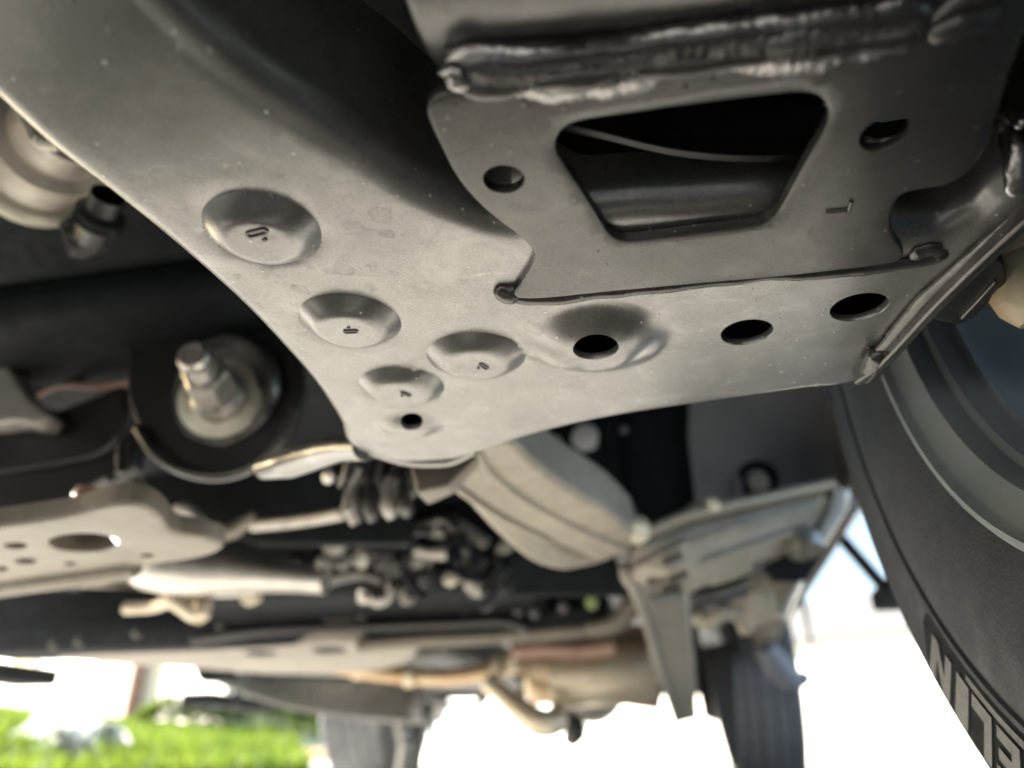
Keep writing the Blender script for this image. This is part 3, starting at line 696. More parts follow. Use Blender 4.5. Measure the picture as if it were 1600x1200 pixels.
def wheel(name, c, th, inward, R=0.392, wd=0.265, rub='rubber'):
    """inward = +1 when the wheel's outer face points to +X"""
    Wg = group_part(name, T)
    ax = Vector((math.cos(th) * inward, math.sin(th) * inward, 0)); c = Vector(c)
    prof = tyre_profile(wd, R, 0.243); ns = 216
    def mod(k, j, a, r):
        if r > R - 0.0125 and (a < 0.05 or a > wd - 0.05) and k % 6 in (0, 1): 
            d_ = 0.0035 if (k // 6) % 2 else 0.0055
            return a, r - d_
        if r > R - 0.003 and k % 4 == 0: return a, r - 0.004
        return a, r
    lathe('tyre', c, ax, prof, rub, Wg, ns, mod, 28)
    rimp = [(0.004, 0.2465), (-0.002, 0.2465), (-0.0042, 0.2445), (-0.0040, 0.2415), (0.0005, 0.2395), (0.0015, 0.2385), (0.0065, 0.2300), (0.0085, 0.2255), (0.0130, 0.2240), (0.020, 0.2232), (0.023, 0.2200), (0.034, 0.2195), (0.038, 0.2165), (0.050, 0.2180), (0.075, 0.2120), (0.17, 0.2060), (0.235, 0.2200), (0.262, 0.2400), (0.262, 0.2440), (0.235, 0.2300), (0.16, 0.2200), (0.03, 0.2350)]
    lathe('rim', c, ax, rimp, 'rim', Wg, 96, None, 40)
    # spoked face
    V, F = [], []
    u = ax.cross(Vector((0, 0, 1))).normalized(); v = ax.cross(u)
    for k in range(6):
        a0 = 2*math.pi*k/6
        for r, hwd in ((0.03, 0.026), (0.12, 0.024), (0.206, 0.034)):
            for q, da in ((-hwd, 0.19), (hwd, 0.19), (hwd, 0.215), (-hwd, 0.215)):
                d_ = (u*math.cos(a0) + v*math.sin(a0)) * r + (-u*math.sin(a0) + v*math.cos(a0)) * q
                V.append(c + ax * da + d_)
        o = k*12
        for s in range(2):
            for e in range(4): F.append((o + s*4 + e, o + s*4 + (e+1) % 4, o + (s+1)*4 + (e+1) % 4, o + (s+1)*4 + e))
    mk('spokes', V, F, 'rim', Wg)
    lathe('hub', c, ax, [(0.06, 0.0001), (0.06, 0.05), (0.15, 0.06), (0.215, 0.07), (0.22, 0.0001)], 'cast', Wg, 32)
    lathe('brake_disc', c, ax, [(0.095, 0.05), (0.095, 0.165), (0.12, 0.165), (0.12, 0.05)], 'cast', Wg, 64)
    lathe('backing_plate', c, ax, [(0.078, 0.04), (0.074, 0.12), (0.078, 0.168), (0.081, 0.168), (0.08, 0.04)], 'dark', Wg, 48)
    return Wg, c, ax
th = 0.045
FW = (0.152, 0.25, 0.392)
Wf, wc, wax = wheel('wheel', FW, th, 1)
# lettering on the inner sidewall, tops pointing outwards
tl = Vector((-math.sin(th), math.cos(th), 0)); zu = Vector((0, 0, 1))
def sw(r, a, dn): return wc + (tl * math.cos(a) + zu * math.sin(a)) * r + wax * (-dn)
def swd(r):  # sidewall surface offset at radius r
    return float(np.interp(r, [0.243+0.016, 0.243+0.045, 0.243+0.072, 0.243+0.085, 0.243+0.1265, 0.392-0.012], [0.003, 0.006, 0.006, 0.004, 0.0005, -0.004]))
def sidewall_patch(name, r0, r1, a0, a1, dn, mat, n=60, taper=True):
    V, F = [], []
    m_ = 6
    for i in range(n + 1):
        f = i / n; a = a0 + (a1 - a0) * f
        e = min(f, 1 - f) * (a1 - a0) / -1 if a1 < a0 else min(f, 1-f) * (a1 - a0)
        t = min(1, abs(e) / 0.045); t = math.sqrt(max(0.0, 1 - (1 - t) ** 2)) if taper else 1
        rm = r0 + (r1 - r0) * 0.35
        for j in range(m_ + 1):
            r = rm + (r0 + (r1 - r0) * j / m_ - rm) * max(t, 0.02)
            V.append(sw(r, a, swd(r) + dn))
    for i in range(n):
        for j in range(m_): F.append((i*(m_+1)+j, i*(m_+1)+j+1, (i+1)*(m_+1)+j+1, (i+1)*(m_+1)+j))
    return mk(name, V, F, mat, Wf)
R2 = math.radians
sidewall_patch('letter_band', 0.3285, 0.3700, R2(-40.6), R2(-92), 0.0006, 'band')
def letters(text, a_start, pitch, r0, r1):
    """a_start: angle where the LAST letter's far edge sits; text runs back from it"""
    widths = {'M': 1.25, 'I': 0.62, 'C': 1.0, 'H': 1.05, 'E': 0.92, 'L': 0.9, 'N': 1.12}
    s = 0.30            # stroke
    G = {'N': [[(0,0),(0,1),(s,1),(1-s,0.42),(1-s,1),(1,1),(1,0),(1-s,0),(s,0.58),(s,0)]],
         'I': [[(0,0),(0,1),(1,1),(1,0)]],
         'L': [[(0,0),(0,1),(0.36,1),(0.36,0.28),(1,0.28),(1,0)]],
         'E': [[(0,0),(0,1),(1,1),(1,0.76),(0.36,0.76),(0.36,0.62),(0.92,0.62),(0.92,0.39),(0.36,0.39),(0.36,0.24),(1,0.24),(1,0)]],
         'H': [[(0,0),(0,1),(s,1),(s,0.62),(1-s,0.62),(1-s,1),(1,1),(1,0),(1-s,0),(1-s,0.37),(s,0.37),(s,0)]],
         'C': [[(0.22,0),(0,0.2),(0,0.8),(0.22,1),(1,1),(1,0.75),(0.34,0.75),(0.34,0.25),(1,0.25),(1,0)]],
         'M': [[(0,0),(0,1),(0.28,1),(0.5,0.55),(0.72,1),(1,1),(1,0),(0.78,0),(0.78,0.55),(0.58,0.12),(0.42,0.12),(0.22,0.55),(0.22,0)]]}
    a = a_start
    for ch in reversed(text):
        wd = widths[ch] * pitch * 0.80
        V, F = [], []
        poly = G[ch][0]
        # subdivide long edges so that they follow the arc
        pp = []
        for p, q in zip(poly, poly[1:] + poly[:1]):
            for k in range(3): pp.append((p[0] + (q[0]-p[0])*k/3, p[1] + (q[1]-p[1])*k/3))
        n_ = len(pp)
        for dn in (0.0004, 0.0016):
            for (u, v) in pp:
                r = r0 + (r1 - r0) * v
                aa = a - (1 - u) * wd + (v - 0.5) * pitch * 0.18
                V.append(sw(r, aa, swd(r) + dn))
        F = [(i, (i+1) % n_, n_ + (i+1) % n_, n_ + i) for i in range(n_)] + [tuple(range(n_, 2*n_))]
        me_o = mk('raised_letter', V, F, 'letter', Wf, 30)
        a -= widths[ch] * pitch
letters('MICHELIN', R2(-43.0), R2(4.95), 0.3372, 0.3672)
# two fine ribs between lettering and rim side
for r_, a0, a1, wdr in ((0.3325, -51, -92, 0.0022),):
    V, F = [], []
    for i in range(41):
        a = R2(a0 + (a1 - a0) * i / 40)
        for dr_, dn in ((-wdr, 0.0006), (-wdr*0.8, 0.0016), (wdr*0.8, 0.0016), (wdr, 0.0006)): V.append(sw(r_ + dr_, a, swd(r_) + dn))
    F = [(i*4+k, i*4+k+1, (i+1)*4+k+1, (i+1)*4+k) for i in range(40) for k in range(3)]
    mk('sidewall_rib', V, F, 'letter', Wf)
wheel('wheel', (2*XC - 0.152, 0.25, 0.392), -0.045, -1)
wheel('wheel', (0.145, 3.65, 0.392), 0, 1, rub='dusty_brightened')
wheel('wheel', (2*XC - 0.145 - 0.07, 3.65, 0.392), 0, -1, rub='dusty_brightened')

# ---- wheel-well liner seen behind the plate
ln = group_part('wheel_well_liner', T)
slab('liner_panel', [PY(*q, 1.26) for q in ((1078,590),(1075,680),(1092,830),(1340,800),(1340,560))], (0, 0.012, 0), 'liner', ln, 0.004)
lathe('bolt_recess', PY(1184, 750, 1.252), (0, -1, -0.2), [(-0.02, 0.0001), (-0.012, 0.020), (0.002, 0.026), (0.004, 0.028), (0.0, 0.032)], 'plastic', ln, 32)
hexbolt('bolt', PY(1184, 752, 1.25), (0, -1, -0.2), 0.011, 0.016, 'cast', ln)
slab('liner_tab', [PY(*q, 1.245) for q in ((1146,745),(1156,742),(1162,775),(1150,778))], (0, 0.01, 0), 'liner', ln, 0.001)
slab('liner_panel', [PY(*q, 1.27) for q in ((820,560),(960,560),(975,820),(1010,840),(820,840))], (0, 0.012, 0), 'plastic', ln, 0.004)
slab('liner_panel', [PY(*q, 1.30) for q in ((940,540),(1100,540),(1110,840),(960,850))], (0, 0.012, 0), 'plastic', ln, 0.004)
for (px, py, rx, ry) in ((915, 684, 24, 24), (906, 738, 16, 24), (866, 692, 12, 14), (975, 672, 7, 10), (988, 800, 7, 8)):  # pale discs painted in for daylight coming through holes in the panel
    s = 1.3 / 1209
    lathe('light_spot_disc', PY(px, py, 1.268 if px < 960 else 1.295), (0, -1, -0.15), [(0, rx*s), (0.006, rx*s*0.9), (0.009, rx*s*0.6), (0.010, 0.0001)], 'daylight_disc' if px < 960 else 'cast', ln, 24)
for px in (880, 935, 950):
    tube('liner_rib', [PY(px, 640, 1.266), PY(px + 4, 800, 1.266)], 0.004, 'plastic', ln, 1, 8)
slab('liner_top', [(-0.25, 0.45, 0.68), (0.44, 0.45, 0.80), (0.44, 1.1, 0.72), (-0.25, 1.1, 0.66)], (0, 0, 0.006), 'plastic', ln, 0)

# ---- frame rail behind the plate, outrigger, long rail
fr = group_part('rear_frame_section', T)
sec = [(0.60, (690,742), (742,700), (800,690)), (0.68, (722,768), (770,742), (838,726)), (0.77, (782,808), (826,786), (892,766)), (0.87, (858,846), (900,826), (960,806)), (0.97, (940,882), (980,862), (1004,846))]
loft('curved_rail', [[PY(*l, y), PY(*m, y), PY(*u, y), PY(*u, y) + Vector((-.01, 0, .06)), PY(*l, y) + Vector((0, 0, .09))] for y, l, m, u in sec], 'frame_lit', fr, 0.006)
tube('rail_seam', [PY(*m, y) + Vector((0, -0.002, -0.001)) for y, l, m, u in sec], 0.0045, 'frame_lit', fr, 4, 8)
tube('rail_seam', [PY(*l, y) + Vector((0, -0.002, -0.001)) for y, l, m, u in sec[:4]], 0.0035, 'frame_lit', fr, 4, 8)
loft('inner_bulge', [[PY(*a, y), PY(*b, y), PY(*b, y) + Vector((0, .03, .06)), PY(*a, y) + Vector((0, .03, .06))] for y, a, b in ((0.70, (722,776), (738,772)), (0.79, (774,832), (800,816)), (0.87, (830,878), (858,848)), (0.94, (878,892), (908,868)), (1.0, (900,886), (942,880)))], 'frame_lit', fr, 0.006)
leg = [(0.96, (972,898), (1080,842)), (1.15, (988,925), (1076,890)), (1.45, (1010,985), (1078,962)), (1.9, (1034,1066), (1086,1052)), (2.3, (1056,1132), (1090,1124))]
loft('long_rail', [[PY(*l, y), PY(*r, y), PY(*r, y) + Vector((0, .05, .02)), PY(*l, y) + Vector((-.01, .05, .02))] for y, l, r in leg], 'frame_lit', fr, 0.006)
tube('rail_flange', [PY(l[0] + 2, l[1], y - 0.01) for y, l, r in leg], 0.006, 'frame_lit', fr, 4, 8)
for (a, b) in (((1010, 905), (1060, 892)), ((1014, 930), (1066, 915))):
    slab('rail_slot', [PY(a[0], a[1], 0.99), PY(b[0], b[1], 0.99), PY(b[0], b[1] + 9, 0.99), PY(a[0], a[1] + 9, 0.99)], (0, 0.05, 0), 'bracket', fr, 0.002)
slab('arch_shade_fill', [PY(*q, 1.06) for q in ((800,868),(960,868),(984,930),(800,930))], (0, 0.01, 0), 'plastic', fr, 0.002)  # black sheet filling the rail arch, in place of the deep shade there
og = group_part('body_mount_outrigger', T)
osec = [(0.97, (985,905), (990,836)), (0.985, (1062,928), (1046,806)), (1.02, (1130,902), (1118,790)), (1.06, (1200,872), (1186,776)), (1.11, (1256,848), (1254,764)), (1.15, (1290,826), (1312,752))]
loft('outrigger_arm', [[PY(*b, y + 0.03), PY(b[0]*.7+t[0]*.3, b[1]*.7+t[1]*.3, y), PY(b[0]*.3+t[0]*.7, b[1]*.3+t[1]*.7, y - 0.006), PY(*t, y + 0.015), PY(*t, y) + Vector((0, .12, .03)), PY(*b, y) + Vector((0, .14, .05))] for y, b, t in osec], 'frame_lit', og, 0.004)
dp = lambda a: np.interp(a, [985,1062,1130,1205,1262,1312], [0.962,0.978,1.01,1.05,1.10,1.14])
for pts, r_ in ((((1060,858),(1120,834),(1200,812),(1275,790)), 0.0045), (((1100,880),(1150,862),(1220,838),(1262,822)), 0.004), (((1010,832),(1080,804),(1180,782),(1300,756)), 0.008)):
    tube('pressed_rib', [PY(a, b, dp(a) + 0.004) for a, b in pts], r_, 'frame_lit', og, 6, 12)
for (px, py) in ((1050, 874), (1058, 902)):
    tube('pressed_slot', [PY(px - 14, py + 4, 0.965), PY(px + 16, py - 6, 0.965)], 0.0045, 'bracket', og, 1, 8)
slab('edge_shield', [PY(*q, 1.18) for q in ((1062,800),(1085,784),(1180,776),(1300,748),(1290,760),(1180,790))], (0, 0.03, 0), 'frame_lit', og, 0.003)
hexbolt('bolt', PY(1113, 790, 1.0), (0, -1, -0.3), 0.007, 0.012, 'zinc', og)
hexbolt('bolt', PY(994, 828, 0.96), (0, -1, -0.3), 0.012, 0.02, 'zinc', og)
slab('mount_plate', [PY(*q, 1.13) for q in ((1303,752),(1328,762),(1328,780),(1282,856),(1262,854),(1288,800))], (0.006, 0.03, 0), 'metal', og, 0.006)
lathe('mount_bush', PY(1250, 832, 1.10), (0.1, -0.3, -1), [(0, 0.0001), (0, 0.018), (0.01, 0.024), (0.03, 0.024)], 'metal', og, 24)
slab('mount_skirt', [PY(*q, 1.16) for q in ((1190,884),(1262,850),(1300,800),(1290,860),(1262,904),(1210,906))], (0, 0.02, 0), 'plastic', og, 0.003)
slab('mount_plate', [PY(*q, 1.25) for q in ((1236,908),(1256,906),(1226,966),(1210,962))], (0.004, 0.03, 0), 'metal', og, 0.004)
lathe('bracket_clamp', PY(1175, 940, 1.22), (0.2, -1, -0.2), [(-.02, 0.03), (0, 0.034), (0.01, 0.034), (0.012, 0.018), (0.02, 0.016), (0.02, 0.0001)], 'frame_lit', og, 24)
tube('brake_line', [PY(1085,962,1.2), PY(1105,972,1.2), PY(1130,958,1.2), PY(1155,962,1.22), PY(1168,985,1.24)], 0.012, 'frame_lit', og, 6, 10)
tube('brake_line', [PY(1080,935,1.15), PY(1120,930,1.16), PY(1160,915,1.18)], 0.014, 'bracket', og, 6, 10)
tube('brake_line', [PY(1080,905,1.08), PY(1130,900,1.1), PY(1170,885,1.12)], 0.009, 'frame_lit', og, 6, 10)
# sills (rocker panels)
for s in (1, -1):
    def X_(x): return x if s > 0 else 2 * XC - x
    loft('sill', [[Vector((X_(x0), y, z0)), Vector((X_(x0 + 0.035), y, z0 - 0.004)), Vector((X_(0.455), y, 0.67)), Vector((X_(0.41), y, 0.70)), Vector((X_(x0), y, 0.62))] for y, x0, z0 in ((1.08, 0.262, 0.478), (1.6, 0.262, 0.465), (2.4, 0.25, 0.45), (3.2, 0.245, 0.44))], 'sill', T, 0.006)
# running boards
def board(x0, x1, z, y0, y1, brackets):
    b_ = group_part('side_step', T)
    slab('step_board', [(x0, y0, z), (x1, y0, z), (x1, y1, z), (x0, y1, z)], (0, 0, 0.04), 'plastic', b_, 0.008)
    for y in brackets:
        xi = 0.30 if x0 > 0 else 2*XC - 0.30
        xa = x0 if x0 > 0 else x1
        loft('step_bracket', [[Vector((xi, y, 0.52)), Vector((xi, y + 0.05, 0.52)), Vector((xi, y + 0.05, 0.54)), Vector((xi, y, 0.54))], [Vector((xa, y, z + 0.004)), Vector((xa, y + 0.05, z + 0.004)), Vector((xa, y + 0.05, z + 0.026)), Vector((xa, y, z + 0.026))]], 'plastic', b_, 0.002)
board(0.385, 0.50, 0.375, 0.95, 1.78, (1.25, 1.6))
board(2*XC - 0.62, 2*XC - 0.50, 0.265, 1.2, 1.80, (1.4,))
board(2*XC - 0.62, 2*XC - 0.50, 0.265, 2.5, 2.95, (2.6,))
tube('mud_flap_stay', [PY(1196,1010,2.7), PY(1215,1040,2.75), PY(1240,1062,2.8), PY(1262,1058,2.82)], [0.03, 0.045, 0.035, 0.02], 'liner', T, 5, 12)

# ---- left: control-arm bracket, cam bolt, crossmember
lb = group_part('control_arm_bracket', T)
slab('bracket_cheek', [PY(*q, 0.63) for q in ((197,609),(200,630),(213,666),(234,697),(264,721),(298,737),(335,742),(372,737),(406,721),(436,697),(457,666),(470,630),(473,609),(470,500),(430,400),(300,370),(205,440))], (0, 0.012, 0), 'dark', lb, 0.004)
tube('bracket_rim', [PY(*q, 0.622) for q in ((216,668),(240,706),(285,735),(340,744),(392,730),(436,692),(462,640))], 0.0055, 'bracket', lb, 6, 10)
lathe('bushing_sleeve', PY(350, 612, 0.622), (-0.1, -1, -0.25), [(-0.01, 0.060), (0.0, 0.060), (0.006, 0.056), (0.006, 0.050), (0.0, 0.046), (-0.002, 0.0001)], 'bracket', lb, 48)
tube('bracket_rim', [PY(*q, 0.626) for q in ((300,470),(360,445),(430,455),(480,480))], 0.0060, 'dark', lb, 6, 8)
wa = PY(345, 622, 0.612); tip = PY(300, 553, 0.535); axb = (tip - wa).normalized(); axw = (axb + Vector((0.12, -0.25, -0.18))).normalized()
bl = (tip - wa).length
lathe('cam_washer', wa, axw, [(-0.004, 0.0001), (-0.004, 0.0395), (-0.003, 0.041), (0.001, 0.041), (0.002, 0.0395), (0.002, 0.0001)], 'zinc', lb, 56)
lathe('flange_nut', wa + axb * 0.010, axb, [(-0.012, 0.0001), (-0.012, 0.027), (0.0, 0.0265), (0.003, 0.024), (0.006, 0.021), (0.006, 0.0001)], 'metal', lb, 40)
lathe('hex_nut', wa + axb * 0.012, axb, [(0, 0.0225), (bl*0.42, 0.0225), (bl*0.47, 0.0195), (bl*0.47, 0.0001)], 'metal', lb, 6, None, 25)
lathe('bolt_end', wa + axb * bl * 0.4, axb, [(0, 0.0150), (bl*0.50, 0.0148), (bl*0.54, 0.0150), (bl*0.60, 0.0130), (bl*0.61, 0.0095), (bl*0.585, 0.0088), (bl*0.585, 0.0001)], 'metal', lb, 40)
lathe('thread', wa + axb * bl * 0.86, axb, [(0.0009 * k, 0.0156 - 0.0009 * (k % 2)) for k in range(8)], 'metal', lb, 32)
cm = group_part('front_crossmember', T)
slab('web', [PY(*q, 0.68) for q in ((-60,600),(90,640),(190,600),(214,690),(208,730),(168,752),(112,788),(-60,806))], (0, 0.02, 0), 'dark', cm, 0.005)
tube('web_flange', [PY(*q, 0.672) for q in ((-60,812),(0,806),(60,796),(110,786),(140,764),(170,748))], 0.0050, 'bracket', cm, 6, 8)
tube('web_flange', [PY(*q, 0.672) for q in ((0,735),(60,728),(150,710),(178,690),(190,665))], 0.0035, 'dark', cm, 6, 8)
tube('web_flange', [PY(*q, 0.665) for q in ((188,740),(190,690),(215,620),(250,560))], 0.0045, 'dark', cm, 6, 8)
zl = 0.262
lp = [(-80,838),(0,828),(110,812),(176,796),(206,792),(236,806),(262,834),(320,846),(340,856),(310,870),(240,880),(150,892),(60,908),(-80,926)]
lh = []
for (cx, cy, rx, ry) in ((130,848,56,15), (24,853,20,5), (40,877,18,5), (110,881,10,3), (2,889,12,4), (230,868,12,3)):
    lh.append([tuple(PZ(cx + rx*math.cos(a), cy + ry*math.sin(a), zl)[:2]) for a in np.linspace(0, 2*math.pi, 28)[:-1]])
tray('lower_flange', [tuple(p) for p in spline(XY(lp, zl), 5, True)], lh, zl, 'frame', cm, 0.006, 0.02, lambda i, x, y: (0.005, 0.012), 0.02)
slab('upright_tab', [PY(*q, 0.72) for q in ((196,770),(212,742),(232,790),(228,800))], (-0.01, 0.05, 0), 'frame', cm, 0.003)
lathe('drain_tube', PZ(112, 843, 0.285), (0.1, 0.1, 1), [(0, 0.0001), (0, 0.012), (0.002, 0.015), (0.05, 0.015)], 'rust', cm, 24)
lathe('lower_edge_tube', PZ(-60, 925, 0.262), PZ(190, 890, 0.262) - PZ(-60, 925, 0.262), [(0, 0.011), (0.26, 0.011), (0.27, 0.008), (0.27, 0.0001)], 'frame', cm, 20)

# ---- drive shaft flange high on the left
df = group_part('drive_shaft_flange', T)
o0 = PY(62, 246, 0.40); axd = (PY(135, 165, 0.335) - o0).normalized()
lathe('housing', o0, axd, [(-0.03, 0.030), (0.004, 0.040), (0.010, 0.047), (0.050, 0.048), (0.056, 0.046), (0.060, 0.036), (0.10, 0.034), (0.10, 0.0001)], 'sand', df, 64)
lathe('clamp_band', o0, axd, [(-0.016, 0.040), (-0.017, 0.054), (-0.012, 0.056), (0.000, 0.056), (0.003, 0.052), (0.003, 0.040)], 'zinc', df, 64)
for a, b in (((38,178),(62,222)), ((92,226),(62,222))):
    tube('clamp_ear', [PY(*a, 0.325), PY(*b, 0.32)], 0.005, 'zinc', df, 1, 10)
lathe('end_plug', o0, axd, [(-0.06, 0.0001), (-0.06, 0.030), (-0.017, 0.041)], 'plastic', df, 48)
lathe('hose_fitting', PY(150, 352, 0.40), (0.6, -0.5, 0.3), [(-0.015, 0.0001), (-0.015, 0.012), (0, 0.015), (0.004, 0.018), (0.008, 0.015), (0.012, 0.018), (0.016, 0.012), (0.03, 0.012)], 'dark', df, 24)
lathe('sensor_boss', PY(118, 372, 0.43), (-0.6, -0.4, -0.4), [(-0.02, 0.016), (0, 0.018), (0.008, 0.014), (0.008, 0.0001)], 'dark', df, 24)

# ---- engine and gearbox mass above, dark
en = group_part('engine', T)
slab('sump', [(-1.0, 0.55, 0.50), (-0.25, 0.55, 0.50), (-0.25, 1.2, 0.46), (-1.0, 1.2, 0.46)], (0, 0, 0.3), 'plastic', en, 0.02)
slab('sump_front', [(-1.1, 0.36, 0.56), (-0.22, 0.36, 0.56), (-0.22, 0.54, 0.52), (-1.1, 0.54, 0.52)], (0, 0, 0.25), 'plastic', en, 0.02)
slab('mount_ear', [PY(*q, 0.66) for q in ((74,582),(80,540),(92,503),(120,500),(160,530),(215,520),(240,505),(238,552),(242,566),(180,552),(110,551),(94,578))], (0, 0.02, 0), 'cast', en, 0.004)
slab('mount_ear', [PY(*q, 0.64) for q in ((-40,560),(8,563),(26,596),(44,622),(74,648),(60,664),(20,658),(-40,664))], (0, 0.03, 0), 'cast', en, 0.004)
tube('oil_line', [PY(50,620,0.7), PY(90,602,0.69), (PY(150,605,0.68)), PY(215,595,0.68)], 0.004, 'rust', en, 5, 8)
slab('heat_guard', [PY(*q, 0.95) for q in ((200,640),(560,640),(640,780),(640,850),(400,850),(230,790))], (0, 0.02, 0), 'plastic', en, 0.003)

# ---- steering gear
sg = group_part('steering_gear', T)
c0, c1 = PY(188, 884, 1.02), PY(470, 905, 1.02)
lathe('rack_housing', c0, c1 - c0, [(-0.02, 0.0001), (-0.02, 0.012), (0.02, 0.020), (0.05, 0.033), (0.09, 0.036), (0.15, 0.036), (0.20, 0.032), (0.24, 0.022), (0.30, 0.018), (0.34, 0.018), (0.34, 0.0001)], 'metal', sg, 40)
b0, b1 = PY(596, 722, 0.74), PY(612, 830, 0.80)
bprof = []
bl_ = (b1 - b0).length
for k in range(41):
    t = k / 40; bprof.append((bl_ * t, 0.030 + 0.006 * math.sin(t * 5.5 * 2 * math.pi) - 0.006 * t))
lathe('bellows', b0, Vector((0.75, 0.5, -0.12)), [(a - 0.04, r + 0.002) for a, r in bprof], 'dark', sg, 32)
for k, px in enumerate((556, 584, 612, 636)):
    tube('bellows_fold', [PY(px - 4, 745, 0.72), PY(px - 8 + k, 790, 0.722), PY(px + 2, 818 - k * 6, 0.73)], [0.004, 0.009, 0.007], 'bracket' if k % 2 else 'cast', sg, 4, 10)
tube('heat_clip', [PY(562, 732, 0.70), PY(545, 762, 0.70), PY(541, 775, 0.70), PY(541, 800, 0.70)], 0.0028, 'metal', sg, 4, 8)
tube('tie_rod', [PY(396, 822, 0.86), PY(470, 814, 0.83), PY(540, 802, 0.80)], 0.0075, 'cast', sg, 4, 12)
lathe('rod_end', PY(514, 744, 0.74), (0.5, -0.7, 0.3), [(-0.008, 0.0001), (-0.006, 0.006), (0, 0.0075), (0.006, 0.006), (0.012, 0.0001)], 'metal', sg, 20)
tube('rack_bracket', [PY(196,950,1.05), PY(240,948,1.05), PY(268,940,1.04), (PY(312,962,1.04)), PY(318,940,1.04)], [0.010, 0.009, 0.010, 0.013, 0.014], 'pipe', sg, 5, 10)
lathe('rack_bush', PY(305, 938, 1.05), (0.3, -1, -0.3), [(-0.02, 0.018), (0, 0.020), (0.008, 0.016), (0.008, 0.0001)], 'heat', sg, 20)
lathe('rack_bush', PY(390, 930, 1.08), (0.1, -1, -0.3), [(-0.02, 0.014), (0, 0.016), (0.008, 0.012), (0.008, 0.0001)], 'pipe', sg, 20)
tube('rack_arm', [PY(255,852,0.9), PY(300,832,0.9), PY(360,830,0.92), PY(398,806,0.92)], [0.014, 0.010, 0.012, 0.008], 'frame', sg, 5, 10)
tube('rack_arm', [PY(268,800,0.88), PY(288,795,0.88), PY(318,815,0.88)], [0.006, 0.010, 0.005], 'cast', sg, 5, 10)

# ---- cluster of castings, hoses and bolts in the middle distance
gb = group_part('gearbox', T)
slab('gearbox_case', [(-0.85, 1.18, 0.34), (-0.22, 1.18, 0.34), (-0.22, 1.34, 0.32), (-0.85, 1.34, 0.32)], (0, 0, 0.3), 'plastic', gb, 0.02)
blobs = [(575,868,1.12,0.030,'cast'),(600,880,1.13,0.030,'dark'),(628,880,1.13,0.028,'bracket'),(655,872,1.13,0.024,'bracket'),(590,925,1.15,0.024,'cast'),(570,932,1.14,0.014,'metal'),(744,880,1.15,0.018,'cast'),(742,912,1.15,0.020,'cast'),(768,918,1.15,0.013,'zinc'),(702,906,1.15,0.012,'zinc'),(524,850,1.05,0.018,'cast'),(505,880,1.1,0.014,'cast'),(492,842,1.05,0.010,'cast'),(535,880,1.08,0.012,'bracket'),(690,830,1.1,0.020,'bracket'),(716,845,1.1,0.016,'dark'),(470,880,1.1,0.02,'dark'),(660,905,1.14,0.024,'dark'),(490,835,1.0,0.008,'metal')]
for k, (px, py, yy, r, mt) in enumerate(blobs):
    ax_ = (random.uniform(-1, 1), -1, random.uniform(-1, .3))
    lathe('housing_boss', PY(px, py, yy), ax_, [(-r*2.0, r*0.7), (-r*0.5, r*0.75), (-r*0.45, r), (0, r), (r*0.05, r*0.6), (r*0.7, r*0.58), (r*0.75, r*0.45), (r*0.75, 0.0001)], mt, gb, (6, 18, 8)[k % 3])
rs_ = random.Random(11)
for k in range(26):
    px, py = rs_.uniform(480, 800), rs_.uniform(825, 935); a = rs_.uniform(0, 3.14); L, W = rs_.uniform(12, 34), rs_.uniform(4, 10); yy = rs_.uniform(1.06, 1.16)
    cx, sx_ = math.cos(a), math.sin(a)
    q = [(px + u*cx - v*sx_, py + u*sx_ + v*cx) for u, v in ((-L, -W), (L*0.4, -W), (L, -W*0.2), (L*0.8, W), (-L*0.6, W*0.8))]
    slab('bracket_piece', [PY(*c_, yy) for c_ in q], (0.004, 0.02, 0.004), rs_.choice(('dark', 'bracket', 'cast', 'dark', 'plastic')), gb, 0.002)
for k, pts in enumerate((((620,850),(660,830),(700,850),(720,880)), ((650,860),(690,865),(730,860)), ((510,905),(560,895),(600,905)), ((480,900),(520,890),(545,860)), ((640,830),(700,815),(760,850)), ((600,845),(630,870),(655,905)))):
    tube('hose', [PY(a, b, 1.10 + 0.01*k) for a, b in pts], 0.008 + 0.002 * (k % 3), ('dark', 'cast', 'bracket')[k % 3], gb, 6, 10)

# ---- transmission crossmember, dark, full width
tc = group_part('transmission_crossmember', T)
hsec = [((-60, 905), (-60, 1022)), ((100, 915), (100, 1018)), ((300, 922), (300, 1012)), ((520, 930), (520, 1004)), ((700, 930), (700, 992)), ((880, 925), (880, 980)), ((950, 925), (950, 974))]
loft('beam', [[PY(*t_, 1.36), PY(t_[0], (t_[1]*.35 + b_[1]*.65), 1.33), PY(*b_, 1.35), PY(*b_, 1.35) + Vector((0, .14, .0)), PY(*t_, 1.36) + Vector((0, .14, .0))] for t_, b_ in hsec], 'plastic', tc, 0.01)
tube('lower_tube', [PY(*q, 1.34) for q in ((560,1010),(650,1002),(740,998),(830,992),(912,986))], 0.011, 'frame', tc, 6, 12)
tube('end_elbow', [PY(*q, 1.32) for q in ((915,984),(945,980),(970,968),(985,945),(978,915))], [0.011, 0.014, 0.016, 0.018, 0.014], 'frame', tc, 6, 14)
tube('top_hose', [PY(*q, 1.31) for q in ((300,1000),(420,985),(560,980),(700,975),(790,972),(830,985))], 0.008, 'dark', tc, 6, 10)
for (px, py) in ((85,1008), (125,1003), (215,990), (345,978), (566,965), (726,952), (810,955), (835,958), (880,950), (926,935), (520,940), (437,930)):
    hexbolt('bolt', PY(px, py, 1.318), (0, -1, -0.2), 0.006, 0.010, 'bracket', tc)
